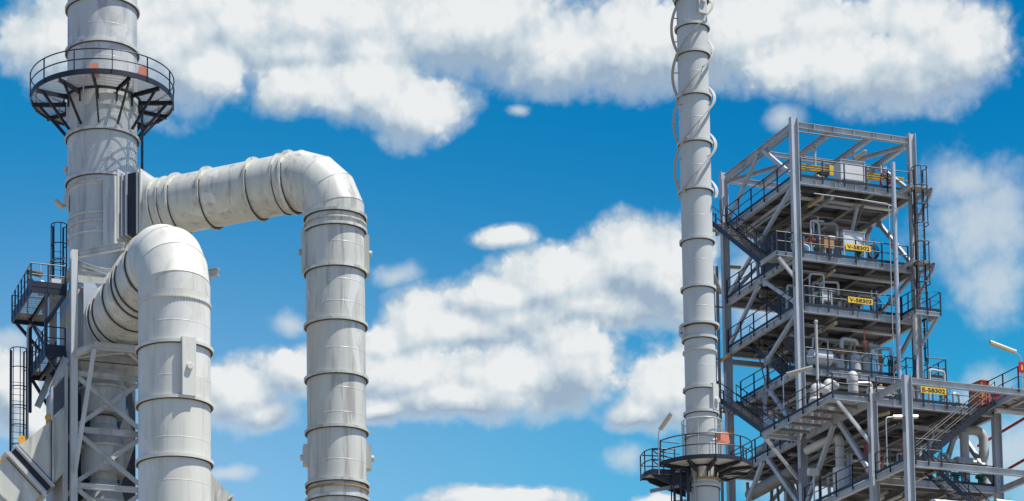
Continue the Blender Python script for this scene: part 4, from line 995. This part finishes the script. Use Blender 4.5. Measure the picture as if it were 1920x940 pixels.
# crane beam and hoist
cb = thing('crane_beam', 'yellow crane beam hanging under the roof frame of the tower', 'crane beam', 'T', (1.5, 2.0, 50.95))
part('runway', MB().beam((1.5, 2.0, 51.1), (7.9, 2.0, 51.1), I_prof(.3, .2)), 'yellow', cb)
for u in (2.4, 4.8): part('hanger', MB().beam((u, 2.0, 51.2), (u, 2.0, 52.33), R_prof(.1, .16), (1, 0, 0)), 'steel', cb)
part('load_plate', MB().box(3.2, 1.84, 50.8, 3.75, 1.88, 51.35), 'yellow', cb)
ho = thing('chain_hoist', 'dark chain hoist hanging from the yellow crane beam', 'hoist', 'T', (2.8, 2.0, 50.6))
part('trolley', MB().box(2.6, 1.8, 50.75, 3.15, 2.2, 50.94), 'black', ho)
part('drum', MB().lathe([(.1, 0), (.19, .06), (.19, .45), (.1, .5)], (2.4, 2.0, 50.6), (1, 0, 0), 20), 'joist', ho)
part('chain', MB().tube([(2.8 + .09 * math.sin(i), 2.0, 50.6 - .07 * i) for i in range(9)], .02, 5), 'black', ho)
part('hook', MB().tube(pipe_path([(2.8, 2.0, 50.1), (2.8, 2.0, 49.95), (2.92, 2.0, 49.9), (2.92, 2.0, 50.02)], .05, 3), .025, 6), 'black', ho)
def cabinet(u0, u1, v0, v1, z0, z1, label, legs=.0, mat='white', name='cabinet', cat='cabinet'):
    r = thing(name, label, cat, 'T', (u0, v0, z0 - legs))
    part('body', MB().box(u0, v0, z0, u1, v1, z1), mat, r)
    part('door', MB().box(u0 + .06, v0 - .03, z0 + .06, u1 - .06, v0, z1 - .1), mat, r)
    part('roof', MB().prism([(u0 - .05, v0 - .1, z1), (u1 + .05, v0 - .1, z1), (u1 + .05, v1 + .05, z1 + .06), (u0 - .05, v1 + .05, z1 + .06)], (0, 0, .03)), 'galv' if mat == 'white' else mat, r)
    for u in (u0 - .03, u1 - .04):
        part('post', MB().box(u, v0 - .07, z0 - legs, u + .07, v0 - .035, z1 + .02), 'galv' if mat == 'white' else mat, r)
    return r
cabinet(2.95, 4.4, .3, 1.0, 49.95, 51.02, 'large white cabinet on the top deck in front of the yellow crane beam', .35)
cabinet(3.0, 4.25, .3, .9, 46.25, 47.1, 'white cabinet on legs behind the V-58302 sign', .8)
cabinet(1.55, 2.1, .2, .4, 43.1, 43.65, 'small white box on a stand left of the V-58303 sign', .5)
cabinet(-.95, -.5, 2.1, 2.5, 36.5, 37.1, 'small grey box by the rail behind the middle stairs', .8, 'galv')
cabinet(.6, 1.1, 1.2, 1.7, 46.3, 46.85, 'grey box on the second deck left of the corner column', .85, 'frame')
def hose_reel(u, z, v_, mat, label, r=.42):
    h = thing('hose_reel', label, 'hose', 'T', (u, v_, z), 'hose coils hung on the tower')
    for k in range(4):
        rr = r * (1 - .09 * k); n = 28
        part('coil', MB().tube([(u + rr * .8 * math.cos(2 * math.pi * i / n + k) , v_ + .06 * k - .1, z + .62 - .03 * k + rr * math.sin(2 * math.pi * i / n + k)) for i in range(n)], .024, 6, closed=True), mat if k < 2 else 'ink', h)
    for du in (-.13, .17): part('rack_bar', MB().box(u + du, v_ + .14, z - .1, u + du + .07, v_ + .2, z + 1.5), 'galv', h)
    part('rack_bar', MB().box(u - .13, v_ + .13, z + 1.0, u + .24, v_ + .2, z + 1.08), 'galv', h)
    return h
hose_reel(5.85, 49.75, .6, 'red', 'red and black hose coil at the right end of the top deck')
hose_reel(4.75, 45.5, .25, 'ink', 'black hose coil right of the V-58302 sign')
hose_reel(4.8, 42.55, .25, 'ink', 'black hose coil right of the V-58303 sign')
# standpipes in front of the tower
sp = thing('standpipe', 'tall thick pale standpipe rising along the front of the tower', 'pipe', 'T', (5.75, -.4, 37.9))
part('pipe', MB().tube([(5.75, -.42, 38.2), (5.75, -.42, 50.95)], .125, 14), 'galv', sp)
for z in (40, 42.6, 45.6, 48.4): part('coupling', MB().lathe([(.14, 0), (.14, .06)], (5.75, -.42, z), n=16), 'galv', sp)
part('foot_bend', MB().tube(pipe_path([(5.75, -.42, 38.4), (5.75, -.42, 37.95), (5.3, -.3, 37.9)], .2), .125, 12), 'galv', sp)
sp = thing('standpipe', 'thin white pipe running down beside the tall standpipe', 'pipe', 'T', (5.35, -.45, 38))
part('pipe', MB().tube(pipe_path([(1.0, -.2, 48.75), (3.6, -.2, 48.75), (5.4, -.45, 48.6), (5.4, -.45, 38.1), (5.2, -.4, 37.9)], .15), .027, 8), 'steel', sp)
part('valve', MB().lathe([(.05, 0), (.09, .03), (.09, .18), (.05, .22)], (5.4, -.45, 46.9), n=12), 'brass', sp)
fd('T', MB().tube(pipe_path([(.9, -.2, 39.9), (.9, -.2, 41.6), (.9, -.2, 41.7)], .05), .08, 10).tube([(.9, -.2, 36.0), (.9, -.2, 39.95)], .08, 10).lathe([(.05, 41.65), (.11, 41.7), (.11, 41.78), (.04, 41.84)], (.9, -.2, 0), n=12), 'clad', 'vent_pipe', 'slim vent pipe with a round cap right of the corner column', 'pipe', (.9, -.2, 36))
# eye wash / shower pipe loops
fd('T', MB().tube(pipe_path([(4.35, -.02, 48.8), (6.15, -.02, 48.7), (6.15, -.02, 47.9)], .1), .03, 8), 'galv', 'shower_pipe', 'thin galvanised shower pipe under the top deck beam', 'pipe', (4.35, 0, 48.8))
# second deck machinery
va = thing('valve_assembly', 'dark red and grey valve assembly on the second deck', 'valve', 'T', (1.9, 1.0, 45.45))
part('body', MB().lathe([(.12, 0), (.2, .1), (.16, .5), (.28, .6), (.28, .7), (.15, .8), (.2, 1.1), (.1, 1.3), (.07, 1.9)], (1.9, 1.0, 45.6), n=24), 'joist', va)
part('actuator', MB().lathe([(.1, 0), (.2, .05), (.22, .3), (.1, .4)], (1.25, .9, 46.6), (1, 0, 0), 20), 'brick', va)
part('actuator', MB().lathe([(.1, 0), (.16, .05), (.18, .25), (.1, .3)], (2.05, .9, 46.7), (1, 0, 0), 20), 'brick', va)
part('stem', MB().tube([(1.9, 1.0, 47.2), (1.9, 1.0, 48.0)], .03, 8), 'clad', va)
part('pipe', MB().tube(pipe_path([(2.15, .8, 47.7), (1.5, .8, 47.7), (1.5, .8, 47.0)], .1), .05, 8), 'clad', va)
bm_ = thing('motor', 'blue motor on the second deck above the brown box', 'motor', 'T', (2.4, .8, 46.2))
part('shell', MB().lathe([(.1, 0), (.23, .06), (.23, .5), (.12, .56)], (2.25, .8, 46.75), (1, 0, 0), 24), 'blue', bm_)
part('base', MB().box(2.3, .6, 45.5, 2.75, 1.0, 46.55), 'blue', bm_)
bx = thing('crate', 'brown box on the second deck left of the V-58302 sign', 'crate', 'T', (1.75, .15, 46.0))
part('box', MB().box(1.72, .1, 45.98, 2.32, .5, 46.5), 'wood', bx); part('lid', MB().box(1.7, .08, 46.5, 2.34, .52, 46.55), 'wood', bx)
for u in (1.78, 2.2): part('leg', MB().box(u, .15, 45.46, u + .06, .45, 45.98), 'galv', bx)
rp = thing('valve', 'small red valve with pale blue spout beside the corner column', 'valve', 'T', (.55, .3, 45.5))
part('body', MB().lathe([(.06, 0), (.12, .04), (.12, .2), (.06, .24)], (.5, .3, 46.1), n=16), 'red', rp)
part('spout', MB().tube(pipe_path([(.55, .3, 46.1), (.9, .3, 46.0), (.9, .3, 45.5)], .12), .055, 8), 'white', rp)
# dark process vessels
def vessel(u, v_, r, z0, z1, label, cone=0, mat='plate'):
    t = thing('process_vessel', label, 'vessel', 'T', (u, v_, z0))
    part('shell', MB().lathe([(r, z0), (r, z1 - .3), (r * .9, z1 - .12), (r * .6, z1)], (u, v_, 0), n=48), mat, t)
    if cone: part('cone', MB().lathe([(r * .98, 0), (.15, -cone)], (u, v_, z0), n=48), mat, t)
    part('skirt_ring', MB().ring(r - .02, r + .12, z0 + .25, z0 + .38, (u, v_, 0), n=48), 'joist', t)
    part('nozzle', MB().tube([(u, v_ - r + .05, z0 + .9), (u, v_ - r - .35, z0 + .9)], .14, 12), 'joist', t)
vessel(2.3, 3.6, 1.35, 42.3, 45.0, 'dark process vessel behind the railing of the third deck', 1.7)
vessel(1.8, 5.4, .9, 45.5, 48.6, 'dark process vessel deep in the second deck')
vessel(5.6, 5.5, .8, 35.7, 38.6, 'process vessel deep in the fifth deck')
# fourth deck: small tanks and pipes
for (u, v_, lb, rr) in ((3.85, .9, 'left one of two small white tanks standing on the fourth deck', .33), (4.65, 1.1, 'right one of two small white tanks standing on the fourth deck', .3)):
    t = thing('small_tank', lb, 'tank', 'T', (u, v_, 39.3), 'small white tanks on the fourth deck')
    part('shell', MB().lathe([(rr, 39.4), (rr, 40.45), (rr * .7, 40.58), (rr * .4, 40.62), (rr * .4, 40.75)], (u, v_, 0), n=32), 'clad', t)
    part('foot_ring', MB().ring(rr - .05, rr + .05, 39.28, 39.4, (u, v_, 0), n=32), 'joist', t)
    part('stem', MB().tube([(u, v_, 40.7), (u, v_, 41.3)], .05, 8), 'brass', t)
    part('lifting_eye', MB().tube([(u - .15, v_ - rr * .9, 40.3), (u, v_ - rr * 1.05, 40.15), (u + .15, v_ - rr * .9, 40.3)], .02, 5), 'joist', t)
fd('T', MB().tube(pipe_path([(3.0, .8, 39.3), (3.0, .8, 41.35), (4.0, .9, 41.35), (4.0, .9, 41.1)], .22), .115, 12), 'clad', 'pipe_loop', 'pale bent pipe loop above the left small white tank', 'pipe', (3.0, .8, 39.3))
fd('T', MB().tube(pipe_path([(4.75, 1.0, 41.25), (5.6, 1.2, 41.25), (5.6, 1.2, 39.3)], .25), .115, 12), 'clad', 'pipe_loop', 'pale bent pipe loop right of the small white tanks', 'pipe', (5.6, 1.2, 39.3))
pv = thing('valve', 'pink valve on top of the right small white tank', 'valve', 'T', (4.65, 1.1, 41.0))
part('body', MB().lathe([(.08, 0), (.17, .05), (.1, .2), (.17, .35), (.08, .4), (.05, .5), (.04, .95)], (4.55, 1.0, 41.05), n=20), 'salmon', pv)
wv = thing('hand_valve', 'rusty valve with a black handwheel right of the small white tanks', 'valve', 'T', (5.6, 1.2, 40.5))
part('body', MB().lathe([(.13, 0), (.19, .05), (.19, .28), (.13, .33)], (5.6, 1.2, 40.35), n=20), 'brass', wv)
part('handwheel', MB().tube([(5.85, 1.05 + .26 * math.cos(i * math.pi / 10), 40.45 + .26 * math.sin(i * math.pi / 10)) for i in range(20)], .024, 6, closed=True), 'ink', wv)
wv = thing('hand_valve', 'rusty valve on the pipe left of the small white tanks', 'valve', 'T', (3.0, .8, 40.4))
part('body', MB().lathe([(.12, 0), (.2, .04), (.2, .3), (.12, .34)], (3.0, .8, 40.45), n=20), 'brass', wv)
part('bonnet', MB().lathe([(.1, 0), (.12, .3), (.16, .32), (.16, .4)], (2.95, .75, 40.6), (-1, -.2, 0), 16), 'brass', wv)
hv = thing('horizontal_vessel', 'white insulated horizontal vessel with elbow right of the corner column', 'vessel', 'T', (1.4, .8, 40.0))
part('shell', MB().lathe([(.05, -.02), (.42, 0), (.42, 1.15), (.05, 1.18)], (1.15, .9, 40.2), (1, 0, 0), 32), 'white', hv)
part('elbow', MB().tube(pipe_path([(2.3, .9, 40.15), (2.85, .9, 40.15), (2.85, .9, 39.3)], .3, 6), .19, 14), 'clad', hv)
# fifth deck pipework
fifth = [((-1.75, -4.4), 36.8, .22, 'stubby bent pipe stack nearest the left corner of the fifth deck', (1, .3)), ((-.7, -3.9), 37.3, .2, 'bent pipe riser in the middle of the fifth deck left of the front railing', (1, .6)),
         ((-.75, -6.5), 36.9, .25, 'white bent pipe riser just behind the front railing of the fifth deck', (.5, 1))]
for (c, zt, rr, lb, dr) in fifth:
    d = V3((dr[0], dr[1], 0)).normalized(); p = V3((c[0], c[1], 0))
    t = thing('pipe_riser', lb, 'pipe', 'T', p + zz * 35.65, 'bent pipe risers on the fifth deck')
    part('riser', MB().tube([p + zz * 35.65, p + zz * (zt - .3)], rr, 20), 'clad', t)
    part('elbow', MB().tube(pipe_path([p + zz * (zt - .35), p + zz * zt, p + d * .5 + zz * zt, p + d * .9 + zz * (zt - .05)], .3, 6), rr, 20), 'clad', t)
    for q in (35.95, zt - .42): part('joint_ring', MB().ring(rr - .01, rr + .015, q, q + .05, p, n=24), 'brass', t)
for (c, zt, rr, lb) in (((.25, -6.4), 36.35, .16, 'slim capped pipe stub behind the fifth deck railing'), ((.95, -6.3), 36.4, .38, 'short white drum behind the fifth deck railing'), ((-1.9, -4.75), 36.1, .34, 'pale square based stub at the left edge of the fifth deck')):
    t = thing('pipe_stub', lb, 'pipe', 'T', (c[0], c[1], 35.65)); p = V3((c[0], c[1], 0))
    part('drum', MB().lathe([(rr, 35.65), (rr, zt - .12), (rr * .7, zt), (rr * .3, zt + .02)], p, n=28), 'clad', t)
    part('cap', MB().lathe([(.06, zt), (.09, zt + .05), (.09, zt + .16), (.05, zt + .2)], p, n=14), 'brass', t)
fd('T', MB().tube([(-1.6, -4.4, 35.95), (-.8, -4.9, 35.95), (.4, -5.6, 35.95)], .17, 14), 'clad', 'pipe', 'pale pipe lying across the fifth deck between the bent risers', 'pipe', (-1.6, -4.4, 35.95))
fd('T', MB().tube(pipe_path([(.9, 6.5, 36.5), (.9, 1.0, 36.6), (1.6, .2, 36.6), (1.9, .2, 37.4)], .5), .22, 16), 'clad', 'pipe', 'long pale pipe behind the corner column on the fifth deck', 'pipe', (.9, 6.5, 36.5))
cabinet(6.43, 6.87, -6.9, -5.9, 35.66, 37.12, 'bright orange cabinet at the right end of the fifth deck', 0, 'orange')
cabinet(7.0, 7.75, -6.8, -6.4, 35.8, 36.6, 'low red box beside the bright orange cabinet', 0, 'red')
# lowest deck
cabinet(.3, .6, -6.5, -5.6, 31.68, 33.6, 'dull red cabinet behind the post on the lowest deck', 0, 'brick')
cabinet(1.0, 1.15, -8.6, -8.0, 32.2, 33.3, 'narrow dull red panel behind the front post', 0, 'brick')
rz = thing('insulated_riser', 'white insulated vertical pipe with a box lagging on the lowest deck', 'pipe', 'T', (.45, -3, 31.65))
part('riser', MB().tube([(.45, -3, 31.7), (.45, -3, 34.35)], .23, 20), 'clad', rz)
part('elbow', MB().tube(pipe_path([(.45, -3, 34.3), (.45, -3, 34.75), (.2, -1.8, 34.75), (-.1, -.6, 34.6)], .3, 6), .23, 20), 'clad', rz)
part('lagging_box', MB().lathe([(.38, 31.75), (.4, 31.85), (.4, 33.1), (.24, 33.14)], (.45, -3, 0), n=8), 'white', rz)
for z in (33.6, 34.2): part('joint_ring', MB().ring(.22, .245, z, z + .04, (.45, -3, 0), n=24), 'brass', rz)
for u in (.95, 1.15): fd('T', MB().tube(pipe_path([(u, -2.9, 31.7), (u, -2.9, 34.0), (u + .3, -2.0, 34.2)], .15), .09, 10), 'galv', 'slim_pipe', ('left' if u < 1 else 'right') + ' one of two slim pipes beside the white insulated riser', 'pipe', (u, -2.9, 31.7))
gb = thing('gauge_box', 'small white gauge box on a post at the lowest deck railing', 'instrument', 'T', (-.35, -2.2, 31.7))
part('post', MB().tube([(-.3, -1.6, 31.7), (-.3, -1.6, 33.2)], .05, 8), 'galv', gb); part('case', MB().box(-.65, -1.75, 33.0, -.05, -1.55, 33.35), 'white', gb)
fd('T', MB().lathe([(.1, 0), (.3, .08), (.36, .25), (.36, 5.2), (.3, 5.3)], (.35, 6.6, 34.0), (0, -1, 0.02), 28), 'joist', 'lying_drum', 'long dark lying drum under the fifth deck behind the round platform', 'vessel', (.35, 6.6, 34.0))
fd('T', MB().tube(pipe_path([(.7, .9, 29.5), (.7, .9, 34.0), (1.3, .9, 34.2)], .35), .2, 16), 'clad', 'riser_pipe', 'grey vertical pipe left of the corner column at the bottom edge', 'pipe', (.7, .9, 29.5))
fd('T', MB().tube(pipe_path([(.2, 5.6, 31.8), (.5, 4.6, 31.9), (.9, 4.1, 32.9), (2.4, 4.0, 33.0)], .4), .16, 14), 'joist', 'bent_pipe', 'dark bent pipe between the lower cross braces', 'pipe', (.2, 5.6, 31.8))
for u, v_ in ((.6, 7.2), (1.7, 6.5), (2.0, 5.2), (2.9, 3.3)): fd('T', MB().tube([(u, v_, 25), (u, v_, 34.9)], .09, 10), 'joist', 'slim_riser', 'slim dark riser pipe under the fifth deck at the bottom edge', 'pipe', (u, v_, 25), 'slim dark risers under the fifth deck')
tw = thing('pipe_rack', 'pair of grey conduits running up behind the slim chimney beside the far column', 'pipe', 'T', (-.6, 8.4, 0))
for du in (-.75, -.5): part('conduit', MB().tube([(du, 8.1, 10), (du, 8.1, 47.4)], .085, 10), 'joist', tw)
for z in (33, 36, 39, 42, 45): part('clamp', MB().box(-.9, 8.0, z, -.2, 8.05, z + .08), 'joist', tw)
# inverted U pipe and valves at the right
iu = thing('pipe_arch', 'pale inverted U pipe standing on the lowest deck at the right', 'pipe', 'T', (6.1, -5.6, 31.7))
part('left_leg', MB().tube([(6.2, -5.6, 31.7), (6.2, -5.6, 34.75)], .23, 20), 'clad', iu)
part('arch', MB().tube(pipe_path([(5.9, -3.5, 34.95), (6.25, -5.4, 34.95), (7.35, -5.6, 34.95), (7.35, -5.6, 33.6)], .55, 7), .24, 20), 'clad', iu)
part('right_leg', MB().tube([(7.35, -5.6, 31.7), (7.35, -5.6, 33.65)], .21, 20), 'clad', iu)
part('reducer', MB().lathe([(.26, 33.9), (.26, 33.6), (.21, 33.35)], (7.35, -5.6, 0), n=24), 'clad', iu)
part('branch', MB().lathe([(.17, 0), (.17, 1.5), (.33, 1.52), (.33, 2.9), (.14, 2.92), (.14, 3.3)], (3.9, -5.9, 33.05), (1, 0, 0), 6), 'clad', iu)
for u, lb in ((5.3, 'green valve under the right hand stairs, left one'), (6.75, 'green valve between the legs of the inverted U pipe')):
    gv = thing('valve', lb, 'valve', 'T', (u, -6.1, 31.7))
    part('body', MB().lathe([(.1, 0), (.24, .06), (.14, .25), (.14, .5), (.26, .56), (.26, .68), (.1, .72)], (u, -6.1, 31.75), n=20), 'green', gv)
    part('handwheel', MB().tube([(u + .24 * math.cos(i * math.pi / 8), -6.3, 32.35 + .2 * math.sin(i * math.pi / 8)) for i in range(16)], .022, 6, closed=True), 'ink', gv)
for z, lb in ((35.08, 'upper red pipe slanting behind the right end post'), (33.0, 'lower red pipe slanting behind the right end post')):
    fd('T', MB().tube([(7.75, -4.5, z - .6), (7.75, -12.0, z + .0)], .075, 10), 'red', 'red_pipe', lb, 'pipe', (7.75, -4.5, z - .6), 'red pipes at the right edge')
fd('T', MB().lathe([(.1, -.03), (.5, 0), (.5, 3.0), (.1, 3.03)], (.55, -11.2, 29.02), (1, 0, 0), 36).ring(.49, .53, .6, .66, (.55, -11.2, 29.02), (1, 0, 0), 36).ring(.49, .53, 1.7, 1.76, (.55, -11.2, 29.02), (1, 0, 0), 36), 'white', 'lagged_pipe', 'fat white lagged pipe cut off by the bottom edge in front of the tower', 'pipe', (.55, -11.2, 29.02))
fd('T', MB().lathe([(.05, -.03), (.14, 0), (.14, 2.0), (.05, 2.03)], (6.3, -8.3, 35.2), (1, 0, 0), 16), 'galv', 'conduit', 'pale horizontal conduit under the walkway at the right', 'pipe', (6.3, -8.3, 35.2))
# ---- general plant clutter, deck by deck
DECKS = [(49.6, 'top'), (45.45, 'second'), (42.6, 'third'), (39.27, 'fourth'), (35.62, 'fifth'), (31.65, 'lowest')]
rnd = random.Random(11)
for i, (z, nm) in enumerate(DECKS):
    below = DECKS[i + 1][0] if i + 1 < len(DECKS) else z - 4
    v_lo = -6.3 if i >= 4 else .5
    # pipes and trays hung under this deck
    for k in range(6 if i < 4 else 13):
        r_ = rnd.choice((.04, .055, .075, .1)); u0 = rnd.uniform(.4, 3.0); u1 = rnd.uniform(4.0, 6.9); v_ = rnd.uniform(v_lo, 6.5); zq = z - rnd.uniform(.42, .75)
        if rnd.random() < .55: pts = [(u0, v_, zq), (u1, v_, zq), (u1, v_ + rnd.choice((-.6, .6)), zq), (u1, v_ + rnd.choice((-.6, .6)), max(below + .2, zq - rnd.uniform(1.0, 2.6)))]
        else: pts = [(u0, v_lo + rnd.uniform(0, 1), zq), (u0, 6.8, zq), (u0 + rnd.uniform(.3, 1.2), 6.8, zq), (u0 + .9, 6.8, below + .3)]
        fd('T', MB().tube(pipe_path(pts, max(.12, r_ * 2), 4), r_, 10), rnd.choice(('clad', 'galv', 'joist', 'steel', 'clad')), 'pipe_run', 'one of the thin bent pipe runs hung under the %s deck' % nm, 'pipe', pts[0], 'pipe runs under the %s deck' % nm)
    if i < 5:
        v_ = rnd.uniform(1.0, 2.2)
        t = thing('cable_tray', 'flat cable tray hung under the %s deck' % nm, 'cable tray', 'T', (.4, v_, z - .5))
        part('tray', MB().beam((.4, v_, z - .5), (6.8, v_, z - .5), C_prof(.3, .08), (0, 1, 0)), 'galv', t)
        for u in (1.0, 2.8, 4.6, 6.4): part('hanger', MB().tube([(u, v_, z - .46), (u, v_, z - .16)], .015, 6), 'galv', t)
    if i == 0: continue
    # small equipment standing on the deck
    for k in range(8 if i in (1, 2) else 6 if i == 3 else 10):
        u, v_ = rnd.uniform(.6, 6.6), (rnd.uniform(.5, 3.2) if i < 4 else rnd.uniform(-6.0, .5)); h = rnd.uniform(.9, min(2.2, DECKS[i - 1][0] - z - .6)); r_ = rnd.choice((.05, .07, .09))
        t = thing('valve_riser', 'one of the small pipe risers with valve standing on the %s deck' % nm, 'valve', 'T', (u, v_, z), 'valve risers on the %s deck' % nm)
        du = rnd.choice((-1, 1)) * rnd.uniform(.4, 1.1)
        part('pipe', MB().tube(pipe_path([(u, v_, z), (u, v_, z + h), (u + du, v_ + rnd.uniform(-.3, .3), z + h), (u + du, v_, z + .05)], .15, 4), r_, 10), rnd.choice(('clad', 'galv', 'joist', 'clad')), t)
        part('valve_body', MB().lathe([(r_, 0), (r_ * 2.1, .04), (r_ * 1.3, .12), (r_ * 1.3, .2), (r_ * 2.1, .28), (r_, .32)], (u, v_, z + h * .45), n=14), rnd.choice(('brass', 'joist', 'brick', 'joist', 'green')), t)
        part('handwheel', MB().tube([(u + .14 * math.cos(q * math.pi / 6), v_ - r_ * 2 - .12, z + h * .45 + .16 + .14 * math.sin(q * math.pi / 6)) for q in range(12)], .018, 5, closed=True), 'ink', t)
        part('stem', MB().tube([(u, v_ - r_, z + h * .45 + .16), (u, v_ - r_ * 2 - .13, z + h * .45 + .16)], .02, 6), 'joist', t)
    for k in range(2):
        u, v_ = rnd.uniform(.8, 6.4), (rnd.uniform(.3, 1.6) if i < 4 else rnd.uniform(-6.5, -4)); 
        t = thing('instrument_post', 'one of the small instrument posts with a grey housing on the %s deck' % nm, 'instrument', 'T', (u, v_, z), 'instrument posts on the %s deck' % nm)
        part('post', MB().tube([(u, v_, z), (u, v_, z + 1.1)], .035, 8), 'galv', t)
        part('housing', MB().box(u - .14, v_ - .16, z + 1.05, u + .16, v_ + .06, z + 1.4), rnd.choice(('white', 'frame', 'joist')), t)
        part('gauge', MB().lathe([(.02, 0), (.09, .02), (.09, .08), (.02, .09)], (u, v_ - .17, z + 1.22), (0, -1, 0), 14), 'white', t)
# lamps
for a, b, lb in (((2.02, 2.2, 49.05), (2.06, .7, 49.05), 'yellowed tube lamp under the top deck'), ((2.46, 2.3, 44.9), (2.5, .9, 44.9), 'yellowed tube lamp under the second deck'),
                 ((2.4, 2.0, 42.05), (2.47, .4, 42.05), 'yellowed tube lamp under the third deck'), ((4.9, 2.3, 52.0), (4.9, .9, 52.0), 'yellowed tube lamp under the roof frame of the tower'), ((.9, -5.6, 35.15), (1.2, -6.6, 35.1), 'yellowed tube lamp under the fifth deck beside the post')):
    tube_lamp('T', a, b, lb)
tube_lamp('T', (-.3, 9.0, 42.0), (-.3, 7.3, 42.12), 'yellowed tube lamp sticking out of the far column behind the slim chimney')
tube_lamp('T', (-.1, 8.1, 47.45), (1.0, 8.1, 47.5), 'yellowed tube lamp on the far column below the uppermost stairs')
p = V3((-2.22, -2.1, 0))
tube_lamp('T', p + V3((.15, -.12, 38.05)), p + V3((1.2, -.95, 38.28)), 'white tube lamp on a bent pole at the left edge of the fifth deck', pole=[p + zz * 35.9, p + zz * 37.98, p + V3((.25, -.18, 38.05))])
p = V3((.08, -8.1, 0))
tube_lamp('T', p + V3((.4, 0, 34.4)), p + V3((1.75, -.1, 34.5)), 'white tube lamp on a bent pole left of the front post', pole=[p + zz * 31.8, p + zz * 34.35, p + V3((.5, 0, 34.4))])
p = V3((6.55, -10.25, 0))
tube_lamp('T', p + V3((-.3, .0, 37.6)), p + V3((-1.75, .05, 37.98)), 'long white tube lamp high on a pole at the right edge', pole=[p + zz * 35.7, p + zz * 37.35, p + V3((-.32, 0, 37.58))])
tube_lamp('T', (4.7, -10.4, 29.95), (6.3, -10.5, 29.85), 'tube lamp at the lower right corner')
rs_ = thing('warning_sign', 'small red warning sign on the lamp pole at the right edge', 'sign', 'T', (6.55, -10.28, 36.6))
part('board', MB().box(6.35, -10.3, 36.55, 6.75, -10.285, 37.1), 'red', rs_); part('mark', MB().prism([(6.5, -10.305, 36.7), (6.6, -10.305, 36.7), (6.58, -10.305, 36.95), (6.52, -10.305, 36.95)], (0, .004, 0)), 'sign', rs_)
single('name_plate', MB().box(-.18, 7.74, 40.35 - 2.6, .12, 7.77, 40.55 - 2.6), 'lug', 'small amber plate on the far column behind the slim chimney', 'sign', 'T', (-.1, 7.74, 37.7))
